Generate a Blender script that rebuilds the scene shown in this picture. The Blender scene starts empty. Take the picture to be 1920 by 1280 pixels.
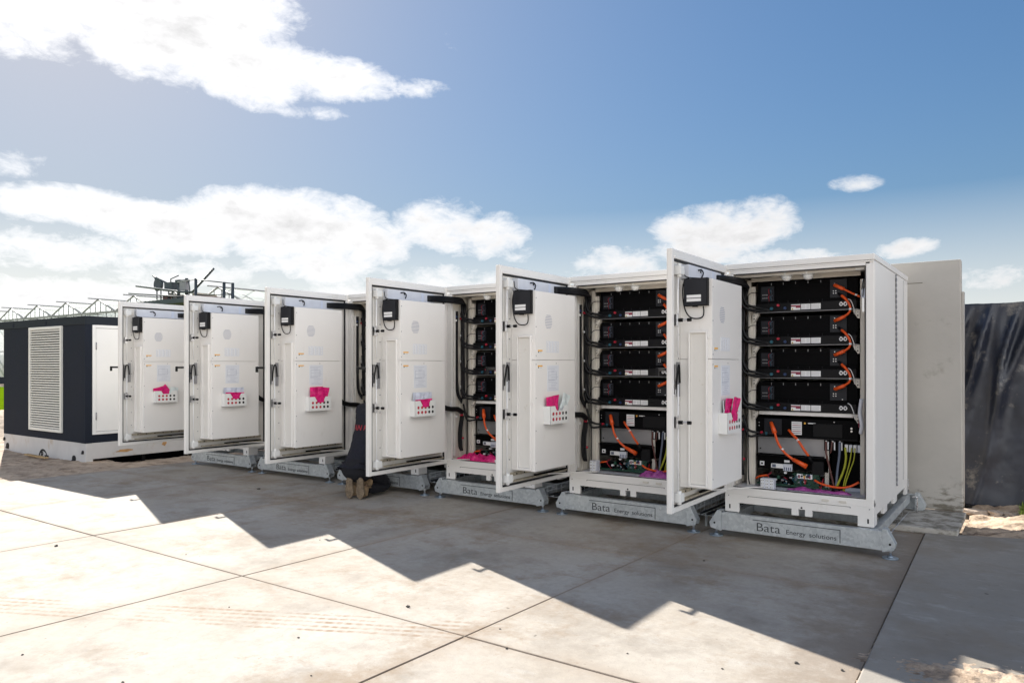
import bpy, bmesh, math, random
from mathutils import Vector, Matrix
R = math.radians
random.seed(7)
sc = bpy.context.scene
C = sc.collection

# ------------------------------------------------------------------ camera
cam_d = bpy.data.cameras.new("camera"); cam = bpy.data.objects.new("camera", cam_d); C.objects.link(cam)
cam.location = (2.434, -6.816, 1.6)
cam.rotation_euler = (R(90), 0, 0.6133)
cam_d.sensor_width = 36; cam_d.lens = 1386.6 / 1920 * 36
cam_d.shift_y = 42.9 / 1920
cam_d.clip_start = 0.05; cam_d.clip_end = 4000
sc.camera = cam

# ------------------------------------------------------------------ sun
SUN = Vector((-3.74, 1.47, 2.51))
SUN_EL = math.atan2(SUN.z, math.hypot(SUN.x, SUN.y)); SUN_AZ = math.atan2(SUN.x, SUN.y)
ld = bpy.data.lights.new("sun", 'SUN'); ld.energy = 3.2; ld.angle = R(0.5); ld.color = (1.0, 0.95, 0.87)
lo = bpy.data.objects.new("sun", ld); C.objects.link(lo)
lo.rotation_euler = (-SUN).to_track_quat('-Z', 'Y').to_euler()
lo.location = (0, 0, 30)

# ------------------------------------------------------------------ world: sky and clouds by direction
w = bpy.data.worlds.new("World"); sc.world = w; w.use_nodes = True
nt = w.node_tree; nt.nodes.clear()
def N(t, **k):
    n = nt.nodes.new(t)
    for a, b in k.items(): setattr(n, a, b)
    return n
def M(op, a, b=None, c=None, clamp=False):
    n = nt.nodes.new('ShaderNodeMath'); n.operation = op; n.use_clamp = clamp
    for i, v in enumerate((a, b, c)):
        if v is None: continue
        if isinstance(v, (int, float)): n.inputs[i].default_value = v
        else: nt.links.new(v, n.inputs[i])
    return n.outputs[0]
sky = N('ShaderNodeTexSky', sky_type='NISHITA', sun_disc=False, sun_elevation=SUN_EL, sun_rotation=SUN_AZ)
sky.air_density = 1.0; sky.dust_density = 0.5; sky.ozone_density = 2.0
tc = N('ShaderNodeTexCoord'); sep = N('ShaderNodeSeparateXYZ'); nt.links.new(tc.outputs['Generated'], sep.inputs[0])
az = M('DEGREES', M('ARCTAN2', sep.outputs[0], sep.outputs[1]))
el = M('DEGREES', M('ARCSINE', sep.outputs[2]))
cmb = N('ShaderNodeCombineXYZ'); nt.links.new(az, cmb.inputs[0]); nt.links.new(el, cmb.inputs[1])
def noise(scale, detail, rough, sy=1.0, off=0.0, dist=0.0):
    mp = N('ShaderNodeMapping'); nt.links.new(cmb.outputs[0], mp.inputs[0])
    mp.inputs['Scale'].default_value = (scale, scale * sy, 1); mp.inputs['Location'].default_value = (off, off * .7, off)
    n = N('ShaderNodeTexNoise'); n.inputs['Scale'].default_value = 1.0
    n.inputs['Detail'].default_value = detail; n.inputs['Roughness'].default_value = rough; n.inputs['Distortion'].default_value = dist
    nt.links.new(mp.outputs[0], n.inputs['Vector']); return n.outputs['Fac']
# (azimuth, elevation, half width, half height, strength) of each cloud in degrees
CL = [(-68, 24.5, 10, 5.4, 1.25), (-60, 23.2, 9, 4.6, 1.2), (-54.5, 20.6, 7, 2.7, 1.1), (-56, 26.5, 4.5, 3.2, .9), (-49, 20.4, 6.5, 1.7, .95), (-43.6, 20.3, 3.6, .8, .62),
      (-50, 18.2, 3.4, .7, .6), (-69.5, 12.9, 2.4, 1.2, .55), (-40, 23.8, 2.0, 1.3, .34), (-51.5, 24.2, 2.0, .8, .34),
      (-66, 10.3, 6.0, 1.5, .95), (-59.5, 9.4, 6.5, 2.1, 1.1), (-52.5, 10.2, 8, 2.8, 1.3), (-46.5, 8.8, 5, 2.1, 1.1), (-40.6, 10.3, 3.9, 2.5, 1.05), (-37.0, 9.7, 3.6, 2.0, .95),
      (-67, 7.5, 9, 1.7, 1.0), (-49, 7.3, 7.5, 1.9, .85), (-58, 6.2, 10, 1.5, .7), (-42, 6.6, 7, 1.6, .75), (-34, 8.4, 3.2, .9, .6), (-65, 4.2, 14, 2.0, .95), (-48, 4.6, 14, 1.8, .8),
      (-34, 5.8, 8, 2.0, .9), (-27, 7.6, 4.6, 1.6, .85), (-25, 5.8, 9, 2.0, .85), (-19.3, 9.9, 5.4, 2.0, 1.15), (-21, 8.4, 4, 1.4, .9), (-16.4, 10.9, 2.8, 1.4, .8), (-15, 7.5, 5, 1.0, .72),
      (-10.2, 12.5, 1.8, .65, .66), (-6.9, 7.9, 2.4, .8, .75), (-2.0, 5.6, 3.2, 1.1, .8), (-78, 15, 6, 8, .9), (12, 9, 6, 2, .8), (40, 14, 10, 3, .9), (-95, 20, 12, 6, 1), (102, 18, 20, 9, 1.1), (155, 25, 32, 17, 1.3), (-150, 20, 26, 13, 1.2), (140, 50, 46, 13, 1.1), (-178, 8, 30, 5, 1), (70, 8, 14, 3, .8)]  # clouds behind and beside the camera are unseen, added to brighten the shade
tot = None
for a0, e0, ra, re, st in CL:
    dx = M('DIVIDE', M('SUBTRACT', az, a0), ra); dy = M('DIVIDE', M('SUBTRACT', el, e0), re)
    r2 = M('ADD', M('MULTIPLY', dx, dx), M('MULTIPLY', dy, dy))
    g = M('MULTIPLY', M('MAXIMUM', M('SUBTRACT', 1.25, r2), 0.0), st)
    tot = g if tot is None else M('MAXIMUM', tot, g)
nz = noise(.16, 9, .62, 1.9, 3.1, .25); nf = noise(.55, 7, .68, 1.7, 9.3, .4)
dens = M('ADD', M('MULTIPLY', tot, .85), M('ADD', M('MULTIPLY', M('SUBTRACT', nz, .5), 1.9), M('MULTIPLY', M('SUBTRACT', nf, .5), 1.25)))
mr = N('ShaderNodeMapRange', interpolation_type='SMOOTHSTEP'); mr.inputs['From Min'].default_value = .05; mr.inputs['From Max'].default_value = 1.05
nt.links.new(dens, mr.inputs['Value']); mask = mr.outputs[0]
# nothing where no cloud stands
gate = M('MULTIPLY', tot, 5.0, clamp=True); mask = M('MULTIPLY', mask, gate)
# thin veil towards the horizon and towards the sun
veil = M('MULTIPLY', M('SUBTRACT', 1.0, M('DIVIDE', el, 12.0), clamp=True), .85, clamp=True)
sund = N('ShaderNodeVectorMath', operation='DOT_PRODUCT'); nt.links.new(tc.outputs['Generated'], sund.inputs[0]); sund.inputs[1].default_value = SUN.normalized()
glow = M('POWER', M('MAXIMUM', sund.outputs['Value'], 0.0), 5.0)
veil = M('MAXIMUM', veil, M('MULTIPLY', glow, .12))
mask = M('MAXIMUM', mask, veil)
# cloud tone: bright rims, grey thick undersides
sh = N('ShaderNodeMapRange'); sh.inputs['From Min'].default_value = .55; sh.inputs['From Max'].default_value = 1.6
nt.links.new(dens, sh.inputs['Value'])
n3 = noise(.42, 5, .55, 2.2, 21.0)
shade = M('MULTIPLY', sh.outputs[0], M('MULTIPLY', n3, 1.5), clamp=True)
back = M('MAXIMUM', M('MULTIPLY', sund.outputs['Value'], -1.0), 0.0)  # boost for clouds opposite the sun, added as fill light
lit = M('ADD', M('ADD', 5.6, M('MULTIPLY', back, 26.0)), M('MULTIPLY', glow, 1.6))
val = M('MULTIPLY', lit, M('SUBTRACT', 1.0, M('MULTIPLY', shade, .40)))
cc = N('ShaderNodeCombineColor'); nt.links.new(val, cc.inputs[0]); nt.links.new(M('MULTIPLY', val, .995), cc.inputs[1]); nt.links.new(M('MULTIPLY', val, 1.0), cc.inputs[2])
bw = N('ShaderNodeRGBToBW'); nt.links.new(sky.outputs[0], bw.inputs[0])
SKYK = .21
fac = M('DIVIDE', .97, M('ADD', 1.0, M('MULTIPLY', bw.outputs[0], SKYK)))
skc = N('ShaderNodeVectorMath', operation='SCALE'); hs = N('ShaderNodeHueSaturation'); hs.inputs['Saturation'].default_value = 1.22; nt.links.new(sky.outputs[0], hs.inputs['Color']); nt.links.new(hs.outputs[0], skc.inputs[0]); nt.links.new(fac, skc.inputs['Scale'])
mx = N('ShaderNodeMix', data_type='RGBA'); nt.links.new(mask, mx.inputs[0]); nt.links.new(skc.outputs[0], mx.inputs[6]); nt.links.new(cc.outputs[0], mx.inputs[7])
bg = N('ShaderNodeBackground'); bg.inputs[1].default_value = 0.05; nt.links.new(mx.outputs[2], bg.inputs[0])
wo = N('ShaderNodeOutputWorld'); nt.links.new(bg.outputs[0], wo.inputs[0])

sc.view_settings.view_transform = 'Standard'; sc.view_settings.look = 'None'
sc.view_settings.exposure = 1.87; sc.view_settings.gamma = 1.0
sc.view_settings.use_curve_mapping = False

# ------------------------------------------------------------------ materials
MATS = {}
def mat(name, col, rough=.5, metal=0.0, var=0.0, vscale=3.0, bump=0.0, bscale=30.0, spec=None, dirt=None, stretch=None):
    if name in MATS: return MATS[name]
    m = bpy.data.materials.new(name); m.use_nodes = True; t = m.node_tree; b = t.nodes['Principled BSDF']
    b.inputs['Base Color'].default_value = (*col, 1); b.inputs['Roughness'].default_value = rough; b.inputs['Metallic'].default_value = metal
    if spec is not None: b.inputs['Specular IOR Level'].default_value = spec
    g = t.nodes.new('ShaderNodeNewGeometry')
    src = g.outputs['Position']
    if stretch:
        mp = t.nodes.new('ShaderNodeMapping'); mp.inputs['Scale'].default_value = stretch; t.links.new(src, mp.inputs[0]); src = mp.outputs[0]
    if var > 0 or dirt:
        n = t.nodes.new('ShaderNodeTexNoise'); n.inputs['Scale'].default_value = vscale; n.inputs['Detail'].default_value = 6; n.inputs['Roughness'].default_value = .6
        t.links.new(src, n.inputs['Vector'])
        r = t.nodes.new('ShaderNodeValToRGB'); r.color_ramp.elements[0].position = .3; r.color_ramp.elements[1].position = .7
        r.color_ramp.elements[0].color = (*[max(0, c * (1 - var)) for c in col], 1); r.color_ramp.elements[1].color = (*[min(1, c * (1 + var)) for c in col], 1)
        t.links.new(n.outputs['Fac'], r.inputs['Fac']); out = r.outputs['Color']
        if dirt:
            dc, ds, d0, d1 = dirt
            n2 = t.nodes.new('ShaderNodeTexNoise'); n2.inputs['Scale'].default_value = ds; n2.inputs['Detail'].default_value = 8; n2.inputs['Roughness'].default_value = .7
            t.links.new(src, n2.inputs['Vector'])
            q = t.nodes.new('ShaderNodeMapRange'); q.inputs['From Min'].default_value = d0; q.inputs['From Max'].default_value = d1; t.links.new(n2.outputs['Fac'], q.inputs['Value'])
            x = t.nodes.new('ShaderNodeMix'); x.data_type = 'RGBA'; t.links.new(q.outputs[0], x.inputs[0]); t.links.new(out, x.inputs[6]); x.inputs[7].default_value = (*dc, 1); out = x.outputs[2]
        t.links.new(out, b.inputs['Base Color'])
        rr = t.nodes.new('ShaderNodeMapRange'); rr.inputs['To Min'].default_value = max(.02, rough - .08); rr.inputs['To Max'].default_value = min(1, rough + .1)
        t.links.new(n.outputs['Fac'], rr.inputs['Value']); t.links.new(rr.outputs[0], b.inputs['Roughness'])
    if bump > 0:
        n = t.nodes.new('ShaderNodeTexNoise'); n.inputs['Scale'].default_value = bscale; n.inputs['Detail'].default_value = 5
        t.links.new(src, n.inputs['Vector'])
        bp = t.nodes.new('ShaderNodeBump'); bp.inputs['Strength'].default_value = bump; bp.inputs['Distance'].default_value = .02
        t.links.new(n.outputs['Fac'], bp.inputs['Height']); t.links.new(bp.outputs[0], b.inputs['Normal'])
    MATS[name] = m; return m
WHITE = mat('white_powder_coat', (.77, .75, .72), .34, var=.03, vscale=1.5, bump=.06, bscale=9, dirt=((.52, .46, .37), 3.5, .62, .95), stretch=(1, 1, .5))
CREAM = mat('cream_paint', (.66, .62, .55), .5, var=.05, vscale=4)
INNER = mat('inner_paint', (.70, .68, .64), .45, var=.03, vscale=4, dirt=((.40, .33, .22), 9, .62, .80))
STAIN = mat('stained_zinc', (.45, .40, .31), .5, .3, var=.25, vscale=14, dirt=((.16, .11, .06), 12, .55, .7))
BLACK = mat('black_plastic', (.004, .004, .005), .5, spec=.2, var=.2, vscale=10)
BLACKM = mat('black_metal', (.002, .002, .0025), .6, spec=.08, var=.3, vscale=7)
CHAR = mat('charcoal_panel', (.014, .015, .020), .5, spec=.3, var=.15, vscale=10)
RUBBER = mat('black_rubber', (.012, .012, .014), .6)
CABLE = mat('black_cable', (.005, .005, .006), .45, spec=.3)
ORANGE = mat('orange_cable', (.72, .085, .008), .42, var=.05)
STEEL = mat('bright_steel', (.62, .62, .63), .28, 1.0, var=.1, vscale=12)
PLATE = mat('grey_plate', (.30, .30, .31), .4, .55, var=.08, vscale=6)
LABELM = mat('label_white', (.78, .78, .78), .5)
LABELB = mat('label_blue_grey', (.58, .62, .72), .5)
DKRED = mat('label_dark_red', (.25, .03, .06), .5)
YEL = mat('label_yellow', (.80, .55, .06), .5)
TAGO = mat('tag_orange', (.80, .42, .05), .5)
RED = mat('red_plastic', (.42, .015, .035), .4)
BLUE = mat('blue_plastic', (.012, .035, .11), .4)
TEAL = mat('teal_plastic', (.02, .10, .14), .4)
GREENP = mat('pcb_green', (.01, .06, .035), .5, var=.3, vscale=30)
BROWN = mat('brown_cable', (.09, .025, .018), .45)
GREYC = mat('grey_blue_cable', (.10, .12, .17), .45)
YG = mat('yellow_green_cable', (.33, .34, .015), .45)
MAG = mat('magenta_plastic', (.66, .015, .17), .22, var=.28, vscale=22, bump=.6, bscale=28)
PURP = mat('purple_plastic', (.33, .06, .27), .3, var=.25, vscale=18, bump=.4, bscale=25)
PAPER = mat('pale_paper', (.62, .68, .68), .6)
HOLEM = mat('dark_hole', (.006, .006, .007), .8)
FILM = mat('blue_film_panel', (.60, .62, .67), .35, var=.06, vscale=8)
LIGHTLID = mat('pale_plastic', (.74, .74, .72), .4)
LABELP = mat('label_paper', (.68, .70, .74), .5)
INK = mat('faded_ink', (.36, .38, .46), .6)
TERM = mat('terminal_grey', (.62, .64, .70), .45)

def galv():
    m = bpy.data.materials.new('galvanised_steel'); m.use_nodes = True; t = m.node_tree; b = t.nodes['Principled BSDF']
    g = t.nodes.new('ShaderNodeNewGeometry'); v = t.nodes.new('ShaderNodeTexVoronoi'); v.inputs['Scale'].default_value = 38
    t.links.new(g.outputs['Position'], v.inputs['Vector'])
    n = t.nodes.new('ShaderNodeTexNoise'); n.inputs['Scale'].default_value = 5; n.inputs['Detail'].default_value = 6; t.links.new(g.outputs['Position'], n.inputs['Vector'])
    s = t.nodes.new('ShaderNodeSeparateColor'); t.links.new(v.outputs['Color'], s.inputs[0])
    a = t.nodes.new('ShaderNodeMath'); a.operation = 'ADD'; t.links.new(s.outputs[0], a.inputs[0]); 
    a2 = t.nodes.new('ShaderNodeMath'); a2.operation = 'MULTIPLY'; a2.inputs[1].default_value = 1.6; t.links.new(n.outputs['Fac'], a2.inputs[0]); t.links.new(a2.outputs[0], a.inputs[1])
    r = t.nodes.new('ShaderNodeMapRange'); r.inputs['From Max'].default_value = 2.0; r.inputs['To Min'].default_value = 0; t.links.new(a.outputs[0], r.inputs['Value'])
    c = t.nodes.new('ShaderNodeValToRGB'); c.color_ramp.elements[0].color = (.34, .37, .39, 1); c.color_ramp.elements[1].color = (.60, .63, .64, 1)
    t.links.new(r.outputs[0], c.inputs['Fac']); t.links.new(c.outputs[0], b.inputs['Base Color'])
    b.inputs['Metallic'].default_value = .55
    q = t.nodes.new('ShaderNodeMapRange'); q.inputs['To Min'].default_value = .34; q.inputs['To Max'].default_value = .52; t.links.new(s.outputs[1], q.inputs['Value']); t.links.new(q.outputs[0], b.inputs['Roughness'])
    return m
GALV = galv()
LETTER = mat('cut_lettering', (.055, .06, .065), .7)
BRASS = mat('blue_zinc_pad', (.30, .36, .42), .35, .6, var=.2, vscale=20)

# ------------------------------------------------------------------ mesh builder
class MB:
    def __init__(s): s.v = []; s.f = []; s.m = []; s.sm = []; s.mats = []; s.uv = None
    def mi(s, m):
        if m not in s.mats: s.mats.append(m)
        return s.mats.index(m)
    def add(s, vs, fs, m, smooth=False):
        o = len(s.v); s.v += [tuple(p) for p in vs]; k = s.mi(m)
        for f in fs: s.f.append(tuple(i + o for i in f)); s.m.append(k); s.sm.append(smooth)
        return s
    def box(s, x0, x1, y0, y1, z0, z1, m):
        if x0 > x1: x0, x1 = x1, x0
        if y0 > y1: y0, y1 = y1, y0
        if z0 > z1: z0, z1 = z1, z0
        v = [(x0, y0, z0), (x1, y0, z0), (x1, y1, z0), (x0, y1, z0), (x0, y0, z1), (x1, y0, z1), (x1, y1, z1), (x0, y1, z1)]
        return s.add(v, [(3, 2, 1, 0), (4, 5, 6, 7), (0, 1, 5, 4), (1, 2, 6, 5), (2, 3, 7, 6), (3, 0, 4, 7)], m)
    def prism(s, poly, d, m, axis='y', a=0.0):
        """poly in the two other axes, extruded along axis from a to a+d"""
        n = len(poly); idx = {'y': lambda p, q: (p[0], q, p[1]), 'x': lambda p, q: (q, p[0], p[1]), 'z': lambda p, q: (p[0], p[1], q)}[axis]
        vs = [idx(p, a) for p in poly] + [idx(p, a + d) for p in poly]
        fs = [tuple(range(n)), tuple(reversed(range(n, 2 * n)))] + [(i, i + n, (i + 1) % n + n, (i + 1) % n) for i in range(n)]
        return s.add(vs, fs, m)
    def cyl(s, p0, p1, r, m, n=12, r1=None, smooth=True):
        p0 = Vector(p0); p1 = Vector(p1); d = (p1 - p0).normalized(); r1 = r if r1 is None else r1
        a = Vector((0, 0, 1)) if abs(d.z) < .9 else Vector((1, 0, 0)); u = d.cross(a).normalized(); w_ = d.cross(u)
        vs = []
        for p, q in ((p0, r), (p1, r1)):
            for i in range(n):
                t = 2 * math.pi * i / n; vs.append(p + u * (q * math.cos(t)) + w_ * (q * math.sin(t)))
        s.add(vs, [(i, (i + 1) % n, (i + 1) % n + n, i + n) for i in range(n)], m, smooth)
        o = len(s.v) - 2 * n; k = s.mi(m)
        s.f.append(tuple(o + i for i in reversed(range(n)))); s.m.append(k); s.sm.append(False)
        s.f.append(tuple(o + n + i for i in range(n))); s.m.append(k); s.sm.append(False)
        return s
    def tube(s, pts, r, m, n=8, sub=6, radii=None):
        P = [Vector(p) for p in pts]
        if sub > 1 and len(P) > 2:
            Q = []; RR = []
            for i in range(len(P) - 1):
                a = P[i - 1] if i else P[0] * 2 - P[1]; b, c = P[i], P[i + 1]; d = P[i + 2] if i + 2 < len(P) else c * 2 - b
                for k in range(sub):
                    t = k / sub
                    Q.append(.5 * ((2 * b) + (c - a) * t + (2 * a - 5 * b + 4 * c - d) * t * t + (3 * b - a - 3 * c + d) * t ** 3))
                    RR.append((radii[i] * (1 - t) + radii[i + 1] * t) if radii else r)
            Q.append(P[-1]); RR.append(radii[-1] if radii else r); P = Q
        else: RR = radii if radii else [r] * len(P)
        vs = []; up = None
        for i, p in enumerate(P):
            d = (P[min(i + 1, len(P) - 1)] - P[max(i - 1, 0)]).normalized()
            if up is None:
                a = Vector((0, 0, 1)) if abs(d.z) < .9 else Vector((1, 0, 0)); up = d.cross(a).normalized()
            up = (up - d * up.dot(d)).normalized(); w_ = d.cross(up)
            for k in range(n):
                t = 2 * math.pi * k / n; vs.append(p + up * (RR[i] * math.cos(t)) + w_ * (RR[i] * math.sin(t)))
        L = len(P)
        fs = [(i * n + k, i * n + (k + 1) % n, (i + 1) * n + (k + 1) % n, (i + 1) * n + k) for i in range(L - 1) for k in range(n)]
        s.add(vs, fs, m, True)
        o = len(s.v) - L * n; kk = s.mi(m)
        s.f.append(tuple(o + i for i in reversed(range(n)))); s.m.append(kk); s.sm.append(False)
        s.f.append(tuple(o + (L - 1) * n + i for i in range(n))); s.m.append(kk); s.sm.append(False)
        return s
    def sphere(s, c, r, m, n=12, h=8, sx=1, sy=1, sz=1):
        vs = []; c = Vector(c)
        for j in range(h + 1):
            a = math.pi * j / h
            for i in range(n):
                t = 2 * math.pi * i / n; vs.append((c.x + r * sx * math.sin(a) * math.cos(t), c.y + r * sy * math.sin(a) * math.sin(t), c.z + r * sz * math.cos(a)))
        return s.add(vs, [(j * n + i, (j + 1) * n + i, (j + 1) * n + (i + 1) % n, j * n + (i + 1) % n) for j in range(h) for i in range(n)], m, True)
    def obj(s, name, parent=None, bevel=0.0, loc=None, label=None):
        me = bpy.data.meshes.new(name); me.from_pydata(s.v, [], s.f); me.update()
        for m in s.mats: me.materials.append(m)
        for i, p in enumerate(me.polygons): p.material_index = s.m[i]; p.use_smooth = s.sm[i]
        b = bmesh.new(); b.from_mesh(me); bmesh.ops.recalc_face_normals(b, faces=b.faces); b.to_mesh(me); b.free()
        o = bpy.data.objects.new(name, me); C.objects.link(o)
        if parent: o.parent = parent
        if loc: o.location = loc
        if bevel:
            bv = o.modifiers.new('bevel', 'BEVEL'); bv.width = bevel; bv.segments = 2; bv.limit_method = 'ANGLE'; bv.angle_limit = R(50); bv.use_clamp_overlap = True
        if label: o['label'] = label
        return o
def tag(o, label=None, cat=None, group=None, kind=None):
    if label: o['label'] = label
    if cat: o['category'] = cat
    if group: o['group'] = group
    if kind: o['kind'] = kind
    return o
def empty(name, loc=(0, 0, 0), rz=0.0):
    o = bpy.data.objects.new(name, None); C.objects.link(o); o.location = loc; o.rotation_euler = (0, 0, rz); o.empty_display_size = .2
    return o
def copy_tree(o, parent=None):
    c = o.copy(); C.objects.link(c)
    if parent: c.parent = parent
    for ch in list(o.children): copy_tree(ch, c)
    return c
def text_obj(s, size, depth, m, name, parent, loc, rot=(R(90), 0, 0), sx=1.0, weight=0.0):
    cu = bpy.data.curves.new('t', 'FONT'); cu.body = s; cu.size = size; cu.extrude = depth; cu.offset = weight
    tmp = bpy.data.objects.new('t', cu); C.objects.link(tmp)
    dg = bpy.context.evaluated_depsgraph_get(); dg.update()
    me = bpy.data.meshes.new_from_object(tmp.evaluated_get(dg)); C.objects.unlink(tmp); bpy.data.objects.remove(tmp)
    me.transform(Matrix.Translation(loc) @ __import__('mathutils').Euler(rot).to_matrix().to_4x4() @ Matrix.Diagonal((sx, 1, 1, 1)))
    me.materials.clear(); me.materials.append(m); me.name = name
    o = bpy.data.objects.new(name, me); C.objects.link(o)
    if parent: o.parent = parent
    return o
from mathutils import noise as mn
def fbm(x, y, z=0.0, o=4): return mn.fractal(Vector((x, y, z)), 1.0, 2.0, o)

# ================================================================== GROUND
def conc_mat(name, uvdirt=True, base=(.47, .435, .385), warm=(.38, .335, .28)):
    m = bpy.data.materials.new(name); m.use_nodes = True; t = m.node_tree; b = t.nodes['Principled BSDF']; L = t.links.new
    def nn(ty, **k):
        n = t.nodes.new(ty)
        for a, v in k.items(): setattr(n, a, v)
        return n
    def mm(op, a, bb=None, clamp=False):
        n = nn('ShaderNodeMath', operation=op, use_clamp=clamp)
        for i, v in enumerate((a, bb)):
            if v is None: continue
            if isinstance(v, (int, float)): n.inputs[i].default_value = v
            else: L(v, n.inputs[i])
        return n.outputs[0]
    def noi(s, d=6, r=.6, off=0, sc_=(1, 1, 1)):
        mp = nn('ShaderNodeMapping'); L(g.outputs['Position'], mp.inputs[0]); mp.inputs['Location'].default_value = (off, off, 0); mp.inputs['Scale'].default_value = sc_
        n = nn('ShaderNodeTexNoise'); n.inputs['Scale'].default_value = s; n.inputs['Detail'].default_value = d; n.inputs['Roughness'].default_value = r; L(mp.outputs[0], n.inputs['Vector']); return n.outputs['Fac']
    def mr(v, a, c, lo_=0.0, hi=1.0):
        n = nn('ShaderNodeMapRange'); n.inputs['From Min'].default_value = a; n.inputs['From Max'].default_value = c; n.inputs['To Min'].default_value = lo_; n.inputs['To Max'].default_value = hi; L(v, n.inputs['Value']); return n.outputs[0]
    def mixc(f, a, c):
        n = nn('ShaderNodeMix', data_type='RGBA')
        if isinstance(f, float): n.inputs[0].default_value = f
        else: L(f, n.inputs[0])
        for i, v in ((6, a), (7, c)):
            if isinstance(v, tuple): n.inputs[i].default_value = (*v, 1)
            else: L(v, n.inputs[i])
        return n.outputs[2]
    g = nn('ShaderNodeNewGeometry')
    col = mixc(mr(noi(.55, 5, .6), .35, .65), base, warm)
    col = mixc(mr(noi(1.3, 8, .68, 7), .50, .68, 0, .75), col, (.23, .20, .165))
    col = mixc(mr(noi(2.6, 8, .7, 31, (1, 2.2, 1)), .56, .72, 0, .7), col, (.46, .44, .41))
    col = mixc(mr(noi(16, 6, .7, 3), .35, .75, 0, .35), col, (.22, .205, .19))
    # faint streaky scuffs and small dark marks
    col = mixc(mr(noi(3.2, 9, .72, 50, (.6, 5, 1)), .66, .74, 0, .7), col, (.16, .14, .12))
    col = mixc(mr(noi(9, 3, .5, 80), .74, .78, 0, .8), col, (.10, .085, .07))
    h = noi(60, 6, .7)
    if uvdirt:
        uv = nn('ShaderNodeUVMap'); s = nn('ShaderNodeSeparateXYZ'); L(uv.outputs[0], s.inputs[0])
        u, v = s.outputs[0], s.outputs[1]
        d = mm('MINIMUM', mm('MINIMUM', u, mm('SUBTRACT', 1.0, u)), mm('MINIMUM', v, mm('SUBTRACT', 1.0, v)))
        e = mm('ADD', d, mm('MULTIPLY', mm('SUBTRACT', noi(2.0, 6, .7, 5), .45), .22))
        col = mixc(mr(e, .075, -.02, 0, .55), col, (.30, .235, .18))
        col = mixc(mr(d, .004, .0012, 0, .5), col, (.22, .17, .13))
        # the strip of washed-in soil beside the driveway
        sp = nn('ShaderNodeSeparateXYZ'); L(g.outputs['Position'], sp.inputs[0])
        ex = mm('ADD', sp.outputs[0], mm('MULTIPLY', mm('SUBTRACT', noi(2.6, 9, .74, 11), .5), 2.0))
        col = mixc(mr(ex, 1.10, 1.55, 0, .66), col, (.21, .165, .125))
        # tyre tracks of sand: a band along a line with cross bars
        ax, ay, bx, by = -3.2, -4.75, -.7, -3.5
        dl = math.hypot(bx - ax, by - ay); nxx, nyy = -(by - ay) / dl, (bx - ax) / dl
        dist = mm('ABSOLUTE', mm('ADD', mm('MULTIPLY', mm('SUBTRACT', sp.outputs[0], ax), nxx), mm('MULTIPLY', mm('SUBTRACT', sp.outputs[1], ay), nyy)))
        along = mm('ADD', mm('MULTIPLY', sp.outputs[0], -nyy), mm('MULTIPLY', sp.outputs[1], nxx))
        bars = mr(mm('SINE', mm('ADD', mm('MULTIPLY', dist, 95.0), mm('MULTIPLY', noi(5, 4, .6, 66), 3.0))), -.6, .7)
        cross = mr(mm('SINE', mm('ADD', mm('MULTIPLY', along, 95.0), mm('MULTIPLY', noi(7, 4, .6, 60), 9.0))), -1.0, .2, .45, 1.0)
        band = mm('MULTIPLY', mm('MULTIPLY', mr(dist, .17, .14), mm('MULTIPLY', bars, cross)), mr(noi(2.2, 6, .7, 90), .42, .58, 0, .85))
        lim = mm('MULTIPLY', mr(sp.outputs[0], -.1, -.6), 1.0)
        col = mixc(mm('MULTIPLY', band, lim), col, (.24, .155, .09))
        col = mixc(mr(noi(.9, 9, .76, 123), .52, .64, 0, .72), col, (.25, .185, .125))
        col = mixc(mr(noi(4.5, 8, .75, 223), .60, .70, 0, .55), col, (.24, .17, .115))
    col = mixc(mr(noi(1.1, 9, .74, 323), .50, .70, 0, .5), col, (.24, .185, .13))
    col = mixc(mr(noi(24, 5, .7, 23), .62, .72, 0, .45), col, (.13, .105, .08))
    L(col, b.inputs['Base Color']); b.inputs['Roughness'].default_value = .85
    b.inputs['Specular IOR Level'].default_value = .25
    bp = nn('ShaderNodeBump'); bp.inputs['Strength'].default_value = .35; bp.inputs['Distance'].default_value = .006; L(mm('ADD', h, mm('MULTIPLY', noi(6, 5, .6), 1.5)), bp.inputs['Height']); L(bp.outputs[0], b.inputs['Normal'])
    return m
CONC = conc_mat('concrete_slab'); CONC2 = conc_mat('concrete_driveway', False, (.33, .305, .27), (.28, .255, .22))
SOIL = mat('sandy_soil', (.44, .34, .25), .95, var=.3, vscale=1.6, bump=.8, bscale=22, dirt=((.18, .125, .085), 5, .48, .66))
GRASS = mat('field_grass', (.10, .17, .004), 1.0, var=.2, vscale=.3, spec=0.0, dirt=((.14, .20, .008), 1.2, .5, .7))

def lerp(a, b, t): return a + (b - a) * t
# the one sheet that reaches the horizon
g = MB(); xs = [-1500, -400, -150, -80, -50, -35, -25, -20, -16, -13.6, 1.9, 6, 14, 40, 150, 600, 1500]; ys = [-1500, -300, -60, -20, -8, -4, 0, 2.3, 4, 8, 14, 30, 80, 300, 1500]
vs = [(x, y, -.16) for y in ys for x in xs]; nx = len(xs)
g.add(vs, [(j * nx + i, j * nx + i + 1, (j + 1) * nx + i + 1, (j + 1) * nx + i) for j in range(len(ys) - 1) for i in range(nx - 1)], SOIL)
tag(g.obj('ground'), 'bare sandy ground stretching away under and around the concrete', kind='structure')
# field left of the kiosk
g = MB(); g.add([(-300, -40, -.05), (-15.5, -40, -.05), (-15.5, 16, -.05), (-300, 16, -.05)], [(0, 1, 2, 3)], GRASS)
tag(g.obj('grass_field'), 'bright yellow-green field behind the dark kiosk at far left', kind='structure')

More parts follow.
